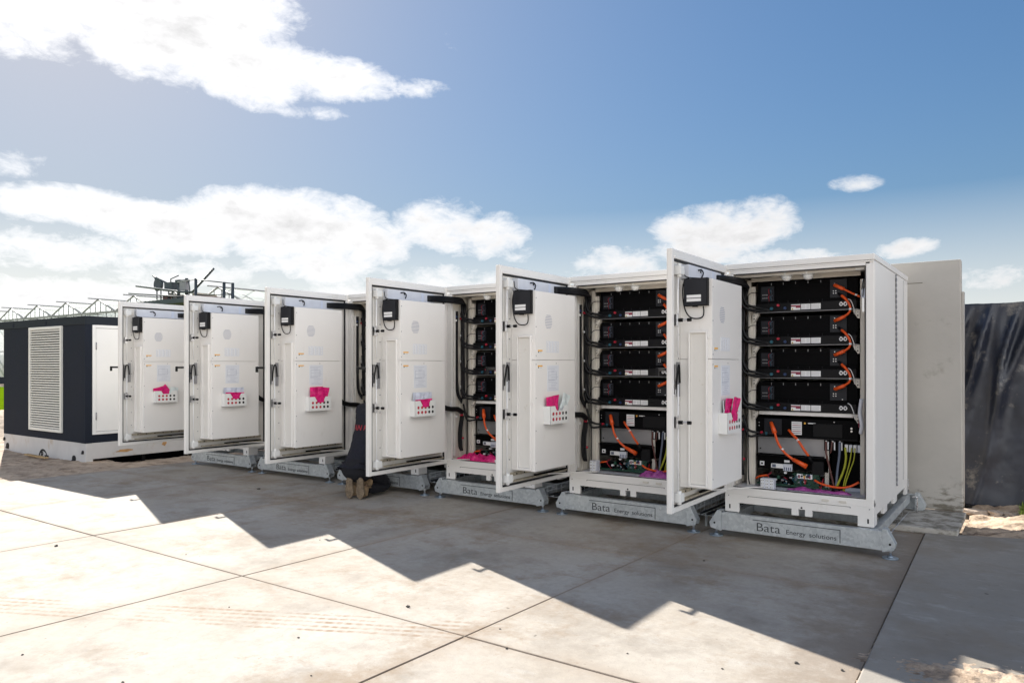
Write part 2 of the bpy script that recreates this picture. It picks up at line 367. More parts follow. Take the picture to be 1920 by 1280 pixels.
# soil around the slab with real relief
def soil_patch(name, x0, x1, y0, y1, n, m_, hf, label):
    b = MB(); vs = []
    for j in range(m_ + 1):
        for i in range(n + 1):
            x = lerp(x0, x1, i / n); y = lerp(y0, y1, j / m_); vs.append((x, y, hf(x, y)))
    b.add(vs, [(j * (n + 1) + i, j * (n + 1) + i + 1, (j + 1) * (n + 1) + i + 1, (j + 1) * (n + 1) + i) for j in range(m_) for i in range(n)], SOIL, True)
    return tag(b.obj(name), label, kind='structure')
def h_left(x, y):
    edge = -8.75 + .25 * fbm(x * .9, y * .9, 3)
    t = max(0, min(1, (edge - x) / 1.3))
    rise = .035 * t * t * (3 - 2 * t) + .035 * max(0, fbm(x * 1.1, y * 1.1)) * t
    pile = .55 * math.exp(-((x + 16.5) / 1.6) ** 2 - ((y - .5) / 2.2) ** 2)
    trench = -.22 * max(0, 1 - abs(x + 10.3) / .55) * (1 if y > -.6 else 0)
    return -.035 + rise + pile + trench + .02 * fbm(x * 6, y * 6) * t
soil_patch('soil', -20, -8.2, -7, 3.5, 150, 130, h_left, 'sandy soil heaped against the dark kiosk beside the slab edge')
def h_right(x, y):
    t = max(0, min(1, (x - 1.95) / .4))
    bank = .10 * max(0, min(1, (y - 2.9) / .6)) * (.6 + .5 * fbm(x * 2, y * 2))
    return -.10 + .06 * t + max(0, bank) + .05 * fbm(x * 1.7, y * 1.7) + .03 * fbm(x * 7, y * 7) + .012 * fbm(x * 25, y * 25)
soil_patch('soil', 1.86, 7.0, 1.0, 4.6, 170, 130, h_right, 'rough sunlit sand between the concrete wall and the black tarpaulin')

# slab pavement: separate tiles with open joints, one structure
XS = [lambda y: 1.633 - .028 * y, lambda y: -.165 + .04 * y, lambda y: -2.30 + .048 * y, lambda y: -4.62 + .04 * y, lambda y: -6.75 + .03 * y, lambda y: -8.95 + .03 * y]
YS = [3.4, 1.12, -1.16, -3.41, -5.66, -7.9, -10.2]
b = MB(); uvs = []
for i in range(5):
    for j in range(len(YS) - 1):
        gp = .0045; dz = random.uniform(-.0015, .0015)
        y1, y0 = YS[j] - gp, YS[j + 1] + gp
        P = [(XS[i + 1](y0) + gp, y0), (XS[i](y0) - gp, y0), (XS[i](y1) - gp, y1), (XS[i + 1](y1) + gp, y1)]
        top = [(p[0], p[1], dz) for p in P]; bot = [(p[0], p[1], -.15) for p in P]
        b.add(top + bot, [(0, 1, 2, 3), (0, 4, 5, 1), (1, 5, 6, 2), (2, 6, 7, 3), (3, 7, 4, 0)], CONC)
        uvs += [(0, 0), (1, 0), (1, 1), (0, 1)] + [(0, 0), (0, 0), (1, 0), (1, 0)] + [(1, 0), (1, 0), (1, 1), (1, 1)] + [(1, 1), (1, 1), (0, 1), (0, 1)] + [(0, 1), (0, 1), (0, 0), (0, 0)]
FILL = mat('joint_soil', (.31, .25, .19), .95, var=.3, vscale=9, bump=.6, bscale=40)
b.add([(-8.9, -10.2, -.007), (1.8, -10.2, -.007), (1.5, 3.3, -.007), (-8.9, 3.3, -.007)], [(0, 1, 2, 3)], FILL)
uvs += [(.5, .5)] * 4
# keep loop order: build by hand (no normal recalculation)
me = bpy.data.meshes.new('pavement'); me.from_pydata(b.v, [], b.f); me.update()
for m_ in b.mats: me.materials.append(m_)
for i, p in enumerate(me.polygons): p.material_index = b.m[i]
ul = me.uv_layers.new(name='UVMap')
for k, uvc in enumerate(uvs): ul.data[k].uv = uvc
o = bpy.data.objects.new('pavement', me); C.objects.link(o)
bv = o.modifiers.new('bevel', 'BEVEL'); bv.width = .004; bv.segments = 1; bv.limit_method = 'ANGLE'
tag(o, 'pavement of big square pale concrete slabs with dirty joints under the cabinets', kind='structure')
# driveway
b = MB(); P = [(1.93, -10.2), (12, -10.2), (12, 4.0), (4.6, 1.95), (2.37, 1.37), (1.605, 1.14), (1.71, -2.72)]
b.prism(P, .17, CONC2, 'z', -.155)
tag(b.obj('driveway', bevel=.01), 'grey smooth concrete driveway right of the slab pavement', kind='structure')
# spilled sand on it
def spill(cx_, cy_, rx, ry, seed):
    b = MB(); n = 60; vs = []
    for j in range(n + 1):
        for i in range(n + 1):
            u, v = i / n * 2 - 1, j / n * 2 - 1
            x = cx_ + u * rx * 1.5; y = cy_ + v * ry * 1.5
            r = math.hypot(u * 1.5, v * 1.5) + .35 * fbm(x * 4, y * 4, seed)
            vs.append((x, y, .004 + .045 * max(-.4, 1 - r) * (.5 + .6 * abs(fbm(x * 9, y * 9, seed))) + .012 * fbm(x * 30, y * 30, seed)))
    b.add(vs, [(j * (n + 1) + i, j * (n + 1) + i + 1, (j + 1) * (n + 1) + i + 1, (j + 1) * (n + 1) + i) for j in range(n) for i in range(n)], SOIL, True)
    return b
tag(spill(2.22, -2.50, .42, .42, 2).obj('sand'), 'loose crumbly sand spilled on the driveway at the bottom right', kind='stuff')

# ================================================================== CONCRETE WALL
WALLM = mat('precast_concrete', (.44, .415, .375), .75, var=.10, vscale=1.2, bump=.12, bscale=12, dirt=((.22, .195, .16), 2.2, .60, .78))
DARKST = mat('dark_mould', (.11, .10, .075), .9, var=.3, vscale=9)
t = empty('retaining_wall', (0, 2.2, 0)); tag(t, 'tall pale precast concrete L-shaped wall standing behind the row of cabinets', 'wall')
b = MB()
for k, (x0, x1) in enumerate([(-.17, 1.822), (-2.18, -.185), (-4.19, -2.195), (-6.2, -4.205), (-8.2, -6.215)]):
    b.prism([(x0, .06), (x1 + (.02 if k == 0 else 0), .06), (x1, 2.70), (x0, 2.70)], .14, WALLM, 'y', 0)
b.obj('panel', t, bevel=.012)
b = MB(); b.box(-8.2, 1.87, -1.06, 0, .0, .06, WALLM); b.obj('foot_slab', t, bevel=.01)
b = MB(); b.box(1.826, 1.85, .02, .12, .1, 2.36, WALLM); b.obj('end_rib', t, bevel=.004)
b = MB(); b.box(1.30, 1.31, -.004, 0, 2.46, 2.50, HOLEM); b.box(1.31, 1.47, -.003, 0, 2.47, 2.476, DARKST)
b.obj('rust_mark', t)
def mud(m):
    t_ = m.node_tree; L = t_.links.new; b_ = t_.nodes['Principled BSDF']; src = b_.inputs['Base Color'].links[0].from_socket
    g_ = t_.nodes.new('ShaderNodeNewGeometry'); sp = t_.nodes.new('ShaderNodeSeparateXYZ'); L(g_.outputs['Position'], sp.inputs[0])
    mp = t_.nodes.new('ShaderNodeMapping'); mp.inputs['Scale'].default_value = (5, 5, 16); L(g_.outputs['Position'], mp.inputs[0])
    n = t_.nodes.new('ShaderNodeTexNoise'); n.inputs['Scale'].default_value = 1; n.inputs['Detail'].default_value = 7; n.inputs['Roughness'].default_value = .7; L(mp.outputs[0], n.inputs['Vector'])
    z = t_.nodes.new('ShaderNodeMapRange'); z.inputs['From Min'].default_value = .1; z.inputs['From Max'].default_value = .62; z.inputs['To Min'].default_value = .10; z.inputs['To Max'].default_value = -.22; L(sp.outputs[2], z.inputs['Value'])
    a = t_.nodes.new('ShaderNodeMath'); a.operation = 'ADD'; L(n.outputs['Fac'], a.inputs[0]); L(z.outputs[0], a.inputs[1])
    q = t_.nodes.new('ShaderNodeMapRange'); q.inputs['From Min'].default_value = .55; q.inputs['From Max'].default_value = .68; q.inputs['To Max'].default_value = .8; L(a.outputs[0], q.inputs['Value'])
    x = t_.nodes.new('ShaderNodeMix'); x.data_type = 'RGBA'; L(q.outputs[0], x.inputs[0]); L(src, x.inputs[6]); x.inputs[7].default_value = (.10, .085, .055, 1); L(x.outputs[2], b_.inputs['Base Color'])
mud(WALLM)

# ================================================================== TARPAULIN
TARP = mat('black_tarp', (.016, .020, .033), .38, var=.3, vscale=3, bump=.12, bscale=9, dirt=((.26, .24, .21), 3.4, .57, .76), spec=.55)
t = empty('tarpaulin', (3, 3.5, 0)); tag(t, 'wrinkled black plastic tarpaulin with dusty patches hanging at the right edge', 'tarpaulin')
b = MB(); NX, NZ = 260, 110; vs = []
def fold(x, z):
    a = 0
    for k, (c0, wd, am, ln) in enumerate([(-1.95, .05, .05, .2), (-1.60, .035, .07, .25), (-1.42, .03, .06, .16), (-1.22, .028, .11, .30), (-1.08, .05, .05, .12), (-.93, .035, .10, .33), (-.80, .06, .05, .10), (-.66, .03, .08, .22), (-.50, .05, .07, .3), (-.2, .05, .06, .1), (.2, .07, .08, .2), (.6, .05, .06, .2), (1.1, .08, .08, .3), (1.6, .06, .06, .1), (2.2, .07, .08, .2), (3, .08, .07, .3)]):
        d = x - c0 - (z - 2.3) * ln - .05 * math.sin(z * 2.2 + k)
        top = max(0, 1 - abs(z - 1.75 + .5 * math.sin(k * 2.3)) / 1.1)
        a += 1.35 * am * math.exp(-abs(d / wd) ** 1.6) * (.25 + .9 * top) * min(1, max(.12, (2.36 - z) / .35))
    return a + .035 * fbm(x * 1.1, z * .6, 4) + .012 * fbm(x * 5 - z * 1.5, z * 1.2, 9) + .003 * fbm(x * 11, z * 9, 1)
for j in range(NZ + 1):
    for i in range(NX + 1):
        x = lerp(-2.2, 4.5, i / NX); z = lerp(-.05, 2.335, j / NZ)
        ztop = .018 * math.sin(x * 1.9 + .6) + .012 * fbm(x * 3, 0) - .004 * abs(math.sin(x * 7.3))
        vs.append((x, -fold(x, z) - .10 * (1 - z / 2.3) ** 2, z + ztop * (z / 2.33)))
b.add(vs, [(j * (NX + 1) + i, j * (NX + 1) + i + 1, (j + 1) * (NX + 1) + i + 1, (j + 1) * (NX + 1) + i) for j in range(NZ) for i in range(NX)], TARP, True)
o = b.obj('sheet', t); sd = o.modifiers.new('s', 'SOLIDIFY'); sd.thickness = .004; sd.offset = 0
b = MB(); b.box(-2.1, 4.4, .08, .9, -.05, 2.25, BLACKM); b.obj('backing', t)

# grass tufts under the tarp
b = MB(); rs = random.Random(3); GR2 = mat('grass_blade', (.16, .24, .03), .7, var=.4, vscale=20)
for k in range(900):
    x = 2.32 + abs(rs.gauss(0, .35)); y = 3.12 + rs.gauss(0, .16); z = h_right(x, y); hh = rs.uniform(.02, .07); a = rs.uniform(0, 6.28); wx, wy = .006 * math.cos(a), .006 * math.sin(a)
    b.add([(x - wx, y - wy, z), (x + wx, y + wy, z), (x + rs.gauss(0, .02), y + rs.gauss(0, .02), z + hh)], [(0, 1, 2)], GR2)
tag(b.obj('grass'), 'tuft of green grass at the foot of the black tarpaulin', kind='stuff')
# rubble at the tarp foot
STONE = mat('pale_stone', (.40, .33, .27), .9, var=.25, vscale=12, bump=.5, bscale=30)
DSTONE = mat('dark_stone', (.09, .08, .07), .9, var=.3, vscale=20)
def rock(r, seed, m, sx=1, sy=1, sz=.6):
    b = bmesh.new(); bmesh.ops.create_icosphere(b, subdivisions=2, radius=r)
    for v in b.verts:
        d = v.co.normalized(); v.co = v.co * (1 + .55 * mn.noise(d * 1.7 + Vector((seed, 0, 0)))); v.co.x *= sx; v.co.y *= sy; v.co.z *= sz
    me = bpy.data.meshes.new('rock'); b.to_mesh(me); b.free(); me.materials.append(m); return me
for k, (x, y, r, sx, lab) in enumerate([(1.93, 3.02, .085, 1.7, 'flat pale lump of rubble touching the concrete wall end below the tarpaulin'), (2.10, 3.0, .07, 1.2, 'small pale chunk of rubble in the middle of the row under the tarpaulin'), (2.24, 3.02, .075, 1.5, 'pale rubble slab nearest the grass under the tarpaulin')]):
    o = bpy.data.objects.new('rubble_block', rock(r, k * 3.3, STONE, sx, 1, .45)); C.objects.link(o); o.location = (x, y, h_right(x, y) + .02); o.rotation_euler = (.1, .1, k)
    tag(o, lab, 'rubble', 'pale rubble below the tarpaulin')
PS = .6
peb = [(-.94, -3.216, .018), (-1.082, -3.993, .009), (-2.121, -5.035, .009), (-1.31, -4.9, .012), (1.399, -2.70, .016), (1.62, -2.66, .014), (.244, -.987, .014), (-5.676, -.935, .03), (.009, -3.424, .010),
       (-2.88, -2.31, .008), (-.2, -3.2, .008), (-4.6, -3.8, .02), (-3.4, -3.3, .007), (-1.9, -3.9, .007), (.6, -3.1, .008), (1.1, -3.0, .009), (-.6, -4.3, .007)]
for k, (x, y, r) in enumerate(peb):
    o = bpy.data.objects.new('pebble', rock(r * PS, k * 1.7 + 5, DSTONE, 1.3, 1, .7)); C.objects.link(o); o.location = (x, y, r * .25); o.rotation_euler = (0, 0, k)
    tag(o, 'tiny dark pebble lying loose on the open concrete paving', 'pebble', 'dark pebbles scattered on the paving')

# ================================================================== BATTERY CABINET (built once at its own origin, then copied)
PITCH = 1.7098
def build_cabinet():
    t = empty('battery_cabinet')
    X0, X1, D = .086, 1.354, 2.02
    # ---- body shell
    b = MB()
    b.box(X1 - .035, X1, .004, D, .40, 2.476, WHITE)                 # right side
    b.box(X0, X0 + .035, .10, D, .40, 2.476, WHITE)                  # left side
    b.box(X0 + .035, X1 - .035, D - .03, D, .40, 2.476, WHITE)       # back
    b.box(X0 + .035, X1 - .035, .03, D - .03, .41, .45, WHITE)       # floor
    b.box(X1 - .063, X1 - .0355, .0, .06, .463, 2.445, WHITE)        # right jamb
    b.box(X0 + .002, X0 + .075, .0, .035, .463, 2.445, WHITE)        # left jamb
    b.box(X0, X1, .0, .075, .4, .463, WHITE)                         # sill
    b.box(X1 - .06, X1 - .002, -.003, .003, .455, 2.45, WHITE)
    b.box(X0 + .05, X1 - .065, .0, .05, 2.435, 2.475, WHITE)         # head
    b.obj('body', t, bevel=.004)
    b = MB(); b.box(X0 - .006, X1 + .006, -.012, D + .006, 2.4785, 2.530, WHITE); b.box(X0 - .002, X1 + .002, -.006, .02, 2.462, 2.4765, WHITE)
    b.obj('roof', t, bevel=.005)
    b = MB(); b.box(X0 + .076, X1 - .064, .001, .012, .452, .4635 + .006, RUBBER); b.box(X1 - .070, X1 - .0632, .002, .012, .47, 2.43, RUBBER); b.box(X0 + .1, X1 - .07, .002, .010, 2.424, 2.434, RUBBER)
    b.obj('door_seal', t)
    # reflection of a twisted seal, modelled as strands down the right side
    b = MB()
    for ph in (0, math.pi):
        pts = [(X1 + .008 + .004 * math.cos(z * 60 + ph), 1.20 + .016 * math.sin(z * 60 + ph) - .03 * (z - 1.4), z) for z in [.42 + k * .0262 for k in range(79)]]
        b.tube(pts, .0045, PLATE, n=5, sub=2)
    b.obj('seal_reflection', t)
    b = MB(); b.box(X1, X1 + .003, 1.70, 1.705, .42, 2.46, PLATE); b.box(X1 - .001, X1 + .004, .03, .09, .43, 2.44, WHITE); b.box(X1 - .001, X1 + .004, D - .09, D - .03, .43, 2.44, WHITE)
    b.obj('side_flashing', t, bevel=.001)
    # ---- base frame
    b = MB()
    b.prism([(X0, .40), (X1, .40), (X1, .232), (X1 - .127, .232), (X1 - .127, .318), (.86, .318), (.86, .262), (.80, .262), (.80, .318), (.745, .318), (.745, .262), (.685, .262), (.685, .318), (.216, .318), (.216, .232), (X0, .232)], .03, WHITE, 'y', -.004)
    b.prism([(.026, .40), (2.02, .40), (2.02, .232), (1.90, .232), (1.90, .318), (1.30, .318), (1.30, .262), (1.1, .262), (1.1, .318), (.70, .318), (.70, .262), (.52, .262), (.52, .318), (.16, .318), (.16, .232), (.026, .232)], .028, WHITE, 'x', X1 - .030)
    b.prism([(.026, .40), (2.02, .40), (2.02, .232), (1.90, .232), (1.90, .318), (.16, .318), (.16, .232), (.026, .232)], .028, WHITE, 'x', X0 + .002)
    b.box(X0, X1, 1.99, 2.02, .232, .40, WHITE)
    b.box(X0 + .03, X1 - .031, .026, 1.99, .385, .398, WHITE)
    b.obj('base_frame', t, bevel=.003)
    b = MB()
    for x in (X0 + .045, X1 - .045): b.box(x - .006, x + .006, -.006, -.0035, .262, .300, HOLEM)
    b.cyl((.772, -.007, .335), (.772, -.003, .335), .008, HOLEM); b.box(.30, 1.17, -.0062, -.0038, .386, .389, HOLEM)
    for x in (.30, 1.17, .12, 1.32): b.cyl((x, -.008, .382), (x, -.003, .382), .005, PLATE)
    b.obj('slot', t)
    for x in (.97, 1.11):
        b = MB(); b.box(x - .03, x + .03, -.012, .0, .415, .432, CREAM); b.obj('striker_plate', t, bevel=.002)
    # ---- interior lining
    b = MB()
    b.box(X0 + .036, X0 + .040, .036, 1.9, .452, 2.43, CREAM)
    b.box(X1 - .040, X1 - .036, .061, 1.9, .452, 2.43, CREAM)
    b.box(X0 + .041, X1 - .041, 1.40, 1.41, .452, 2.43, CREAM)
    b.box(X0 + .05, X1 - .066, .06, 1.39, 2.44, 2.46, CREAM)
    b.box(X0 + .08, X1 - .066, .055, .085, 2.405, 2.436, CREAM)
    b.box(.24, 1.20, .287, .293, 2.384, 2.438, CREAM)
    for k in range(4): b.box(.127, .133 + .006 * (k % 2), .10 + k * .09, .15 + k * .09, .46, 2.40, CREAM)
    b.obj('lining', t, bevel=.002)
    b = MB(); b.box(X0 + .08, X1 - .066, .04, .38, .4525, .4562, FILM); b.obj('floor_plate', t)
    # ---- rack frame
    b = MB()
    for x in (.205,): b.box(x, x + .035, .27, .30, .456, 2.40, CREAM); b.box(x + .034, x + .070, .295, .325, .456, 2.34, CREAM)
    b.box(1.20, 1.235, .27, .30, .456, 2.35, CREAM); b.box(.205, .240, 1.05, 1.08, .456, 2.40, CREAM); b.box(1.20, 1.235, 1.05, 1.08, .456, 2.40, CREAM)
    b.obj('rack_frame', t, bevel=.002)
    SH = [2.090, 1.780, 1.478, 1.166]
    for k, z in enumerate(SH[:3]):
        b = MB(); b.box(.285, 1.19, .235, 1.1, z - .006, z - .002, PLATE); b.obj('shelf', t)
    b = MB(); b.box(.32, 1.14, .27, .31, 1.128, 1.162, WHITE); b.obj('cross_rail', t, bevel=.003)
    for z in SH:
        for sx, x in ((1, .262), (-1, 1.198)):
            b = MB(); b.prism([(x, z - .008), (x + sx * .055, z - .008), (x + sx * .05, z - .03), (x + sx * .015, z - .085), (x, z - .085)], .05, CREAM, 'y', .255)
            b.cyl((x + sx * .015, .250, z - .03), (x + sx * .015, .256, z - .03), .006, PLATE); b.cyl((x + sx * .015, .250, z - .06), (x + sx * .015, .256, z - .06), .006, HOLEM)
            b.obj('shelf_bracket', t)
    # ---- battery modules
    for k, z in enumerate(SH):
        h = .270 if k else .285
        b = MB()
        b.box(.295, 1.172, .31, 1.15, z + .001, z + h, BLACKM)
        b.box(.295, 1.172, .250, .3098, z + .001, z + .078, BLACK)
        b.box(.30, 1.165, .285, .3095, z + .0785, z + .105, BLACKM)
        for x in [.40, .49, .58, .67, .77, .88]: b.box(x, x + .003, .283, .2848, z + .08, z + .104, CHAR)
        b.box(.945, 1.085, .296, .3095, z + .11, z + h - .012, CHAR)
        for (dx, dz) in ((.975, .17), (.995, .17), (.975, .15), (.995, .15), (.985, .235), (1.05, .12)):
            b.cyl((dx, .290, z + dz), (dx, .2955, z + dz), .0055, STEEL, 6)
        for x in (.42, .53, .64, .75, .86): b.box(x, x + .006, .304, .3098, z + h - .03, z + h - .008, PLATE)
        b.box(.33, .45, .292, .3095, z + .085, z + h - .04, CHAR)
        m = b.obj('battery_module', t, bevel=.002)
        b = MB()
        b.box(.618, .700, .2480, .2496, z + .010, z + .062, LABELM); b.box(.618, .700, .2474, .2479, z + .040, z + .054, DKRED); b.box(.66, .700, .2472, .2479, z + .028, z + .046, DKRED)
        b.prism([(.621, z + .013), (.640, z + .013), (.6305, z + .031)], .0006, YEL, 'y', .2472); b.prism([(.626, z + .015), (.635, z + .015), (.6305, z + .024)], .0004, HOLEM, 'y', .2467)
        b.box(.706, .788, .2480, .2496, z + .012, z + .062, LABELM); b.box(.794, .876, .2480, .2496, z + .012, z + .062, LABELM)
        for q in range(4):
            for x0_, x1_ in ((.708, .745), (.752, .784), (.798, .868)): b.box(x0_, x1_ - .004 * (q % 2), .2474, .2479, z + .020 + q * .010, z + .0222 + q * .010, PLATE)
        b.obj('warning_label', m)
        b = MB(); b.cyl((.505, .225, z + .058), (.505, .25, z + .058), .0115, RED, 14); b.obj('red_connector', m)
        b = MB(); b.cyl((.444, .228, z + .030), (.444, .25, z + .030), .014, TEAL, 14); b.cyl((.565, .235, z + .030), (.565, .25, z + .030), .013, BLUE, 12); b.obj('blue_connector', m)
        b = MB()
        for q, (x, cm) in enumerate(((.405, RED), (.418, TEAL), (.428, GREYC))):
            for zz in (.10, .165)[(0 if k else 0):]:
                b.tube([(x, .292, z + zz), (x + .008, .265, z + zz + .02), (x + .004, .262, z + zz + .045), (x + .012, .292, z + zz + .06)], .0022, cm, 5, 4)
        for q in range(6): b.box(.345 + .018 * (q % 3), .355 + .018 * (q % 3), .288, .292, z + .13 + .03 * (q // 3), z + .14 + .03 * (q // 3), PLATE)
        b.obj('sense_wires', m)
        b = MB()
        for q in range(2): b.tube([(1.035 + q * .035, .245, z + .045), (1.048 + q * .035, .236, z + .062), (1.062 + q * .035, .240, z + .045), (1.048 + q * .035, .236, z + .030), (1.035 + q * .035, .245, z + .045)], .0055, LABELM, 6, 4)
        b.tube([(1.10, .26, z + .09), (1.13, .24, z + .07), (1.155, .24, z + .0), (1.16, .25, z - .05)], .004, LABELM, 6, 4)
        b.obj('white_clip', m)
    # ---- orange high-voltage jumpers
    b = MB(); b.tube([(.985, .27, 2.312), (1.07, .25, 2.268)], .016, ORANGE, 8, 1); b.tube([(1.065, .25, 2.270), (1.13, .24, 2.232), (1.205, .24, 2.192)], .0085, ORANGE, 8, 5); b.cyl((1.165, .24, 2.214), (1.18, .24, 2.207), .0095, LABELM)
    b.obj('orange_jumper', t)
    for k in range(3):
        z = -.306 * k
        b = MB()
        b.tube([(1.02, .285, 2.235 + z), (1.055, .26, 2.205 + z)], .012, BLACK, 8, 1)
        b.tube([(1.05, .262, 2.212 + z), (1.09, .235, 2.175 + z), (1.126, .22, 2.115 + z), (1.122, .22, 2.06 + z), (1.07, .24, 2.02 + z)], .0095, ORANGE, 8, 6, radii=[.013, .011, .0095, .0095, .011])
        b.tube([(1.078, .238, 2.024 + z), (.99, .26, 1.988 + z)], .016, ORANGE, 8, 1); b.cyl((1.128, .219, 2.095 + z), (1.128, .219, 2.078 + z), .0115, LABELM)
        b.obj('orange_jumper', t)
    # ---- smoke and heat detectors
    for x in (.614, .80):
        b = MB(); b.cyl((x, .11, 2.44), (x, .11, 2.400), .058, LIGHTLID, 20, .055); b.cyl((x, .11, 2.399), (x, .11, 2.372), .045, LIGHTLID, 20, .040); b.sphere((x, .11, 2.372), .036, LIGHTLID, 16, 6, sz=.5)
        d = b.obj('smoke_detector', t)
        b = MB()
        for q in range(10):
            a = q * .628; b.box(x + .0385 * math.cos(a) - .004, x + .0385 * math.cos(a) + .004, .11 + .0385 * math.sin(a) - .004, .11 + .0385 * math.sin(a) + .004, 2.388, 2.402, PLATE)
        b.obj('vent_slots', d)
    b = MB(); b.tube([(.66, .11, 2.425), (.70, .10, 2.410), (.75, .11, 2.428)], .004, RED, 6, 5); b.tube([(.30, .09, 2.40), (.45, .09, 2.402), (.56, .11, 2.42)], .004, CABLE, 6, 5); b.obj('detector_wire', t)
    b = MB(); b.box(1.20, 1.27, .05, .12, 2.405, 2.436, LIGHTLID); b.obj('door_switch', t, bevel=.004)
    # right side: busbar strip seen beside the jamb
    b = MB(); b.box(1.245, 1.262, .10, .115, 2.05, 2.33, STEEL); b.box(1.240, 1.268, .097, .1005, 2.17, 2.25, LABELB); b.tube([(1.25, .095, 2.18), (1.262, .08, 2.30), (1.255, .09, 2.33), (1.245, .085, 2.24)], .0035, CABLE, 6, 5); b.obj('earth_strip', t)
    b = MB(); b.tube([(1.23, .16, 1.30), (1.22, .14, 1.18), (1.235, .14, 1.08), (1.225, .15, 1.0)], .017, FILM, 8, 5); b.tube([(1.23, .2, 1.27), (1.21, .2, 1.14), (1.2, .22, 1.05)], .009, DKRED, 6, 4); b.obj('wrapped_cable', t)
    # ---- switch box
    b = MB(); b.box(.284, 1.175, .30, 1.1, .918, 1.098, BLACKM); b.box(.284, 1.175, .288, .2995, .918, .930, BLACK); b.box(.80, 1.05, .292, .2997, .94, 1.06, BLACK); b.box(.36, .52, .292, .2997, .94, 1.09, CHAR)
    for (x, z) in ((1.125, 1.03), (1.125, 1.005)): b.cyl((x, .29, z), (x, .2995, z), .010, STEEL, 8)
    for (x, z) in ((.31, 1.05), (.31, 1.02), (.98, 1.08)): b.cyl((x, .292, z), (x, .2995, z), .006, STEEL, 6)
    s = b.obj('switch_box', t, bevel=.002)
    b = MB(); b.box(.610, .700, .2970, .2990, .95, 1.07, LABELM)
    for q in range(6): b.box(.616, .694, .2962, .2968, .962 + q * .018, .968 + q * .018, (GREYC, DKRED, PLATE)[q % 3])
    b.box(.72, .735, .297, .299, 1.05, 1.066, TAGO); b.box(.755, .82, .297, .299, 1.056, 1.064, LABELM)
    b.obj('rating_label', s)
    b = MB(); b.cyl((.335, .275, .955), (.335, .30, .955), .015, RED, 12); b.cyl((.380, .275, .95), (.380, .30, .95), .014, TEAL, 12); b.obj('signal_connector', s)
    b = MB(); b.box(.285, .90, .345, .355, .755, .917, PLATE); b.cyl((.31, .338, .80), (.31, .345, .80), .008, HOLEM); b.obj('grey_panel', t, bevel=.002)
    # orange lower cables
    b = MB(); b.tube([(.425, .285, 1.055), (.475, .23, .965)], .021, ORANGE, 10, 1, radii=[.017, .022]); b.tube([(.47, .232, .975), (.515, .20, .87), (.575, .19, .79), (.655, .20, .725)], .0115, ORANGE, 8, 6); b.tube([(.645, .20, .732), (.765, .215, .672)], .022, ORANGE, 10, 1, radii=[.016, .024]); b.cyl((.548, .193, .825), (.56, .193, .81), .013, LABELM)
    b.obj('orange_cable', t)
    b = MB(); b.tube([(.585, .29, .99), (.63, .25, .955), (.69, .22, .90), (.735, .22, .83), (.775, .24, .765)], .0115, ORANGE, 8, 6); b.tube([(.773, .24, .77), (.80, .26, .70)], .017, BLACK, 8, 1); b.cyl((.677, .226, .913), (.69, .222, .90), .013, LABELM)
    b.obj('orange_cable', t)
    # control tray
    b = MB(); b.box(.295, .93, .30, .95, .62, .748, BLACKM); b.box(.295, .93, .262, .2998, .742, .750, BLACKM); b.box(.31, .93, .24, .30, .475, .49, GREENP); b.box(.32, .62, .27, .3, .49, .56, BLACKM); b.box(.64, .86, .262, .30, .49, .60, GREENP); b.box(.80, .90, .25, .30, .60, .72, BLACK); b.box(.936, 1.20, .42, .95, .457, .90, BLACKM)
    rs = random.Random(4)
    for q in range(34):
        x = rs.uniform(.46, .93); z = rs.uniform(.49, .60); s_ = rs.uniform(.006, .016); b.box(x, x + s_ * 1.5, .222, .25, z, z + s_, rs.choice([PLATE, BLACK, CHAR, TEAL, GREENP, BLUE, LABELM]))
    for q in range(12):
        x = rs.uniform(.42, .9); b.tube([(x, .25, rs.uniform(.50, .60)), (x + rs.uniform(-.03, .03), .215, rs.uniform(.48, .56)), (x + rs.uniform(-.06, .06), .24, rs.uniform(.48, .6))], .0035, rs.choice([CABLE, RED, TEAL, GREYC, ORANGE]), 5, 4)
    ct = b.obj('control_tray', t)
    b = MB(); b.box(.32, .36, .292, .30, .645, .685, LABELM); b.box(.331, .349, .290, .2925, .655, .672, HOLEM); b.obj('socket', ct)
    b = MB(); b.box(.43, .54, .27, .30, .632, .672, LABELM); b.box(.44, .475, .268, .2705, .638, .666, GREYC); b.obj('breaker', ct, bevel=.002)
    b = MB(); b.box(.542, .62, .27, .30, .61, .675, TERM)
    for q in range(4): b.box(.55 + q * .018, .558 + q * .018, .268, .2705, .615, .645, BLUE)
    b.box(.55, .60, .268, .272, .69, .712, LABELM); b.obj('breaker', ct, bevel=.002)
    b = MB()
    for q in range(3): b.box(.672 + q * .046, .712 + q * .046, .235, .262, .556, .598, LABELM); b.box(.684 + q * .046, .700 + q * .046, .233, .2352, .562, .590, TAGO if q % 2 else DKRED)
    b.obj('relay', ct, bevel=.002)
    # power leads at the right
    b = MB()
    for k, x in enumerate((.915, .97, 1.03)): b.box(x - .022, x + .022, .30, .33, .82, .917, BLACK); b.box(x + .010, x + .020, .285, .30, .83, .90, LABELM); b.cyl((x, .28, .905), (x, .30, .905), .008, STEEL, 8)
    for k in range(4): b.box(1.07 + .035 * k, 1.095 + .035 * k, .29, .33, .82, .885, TERM if k % 2 else LABELM)
    b.box(.90, .935, .30, .31, .48, .82, CREAM)
    b.obj('terminal_strip', t, bevel=.0015)
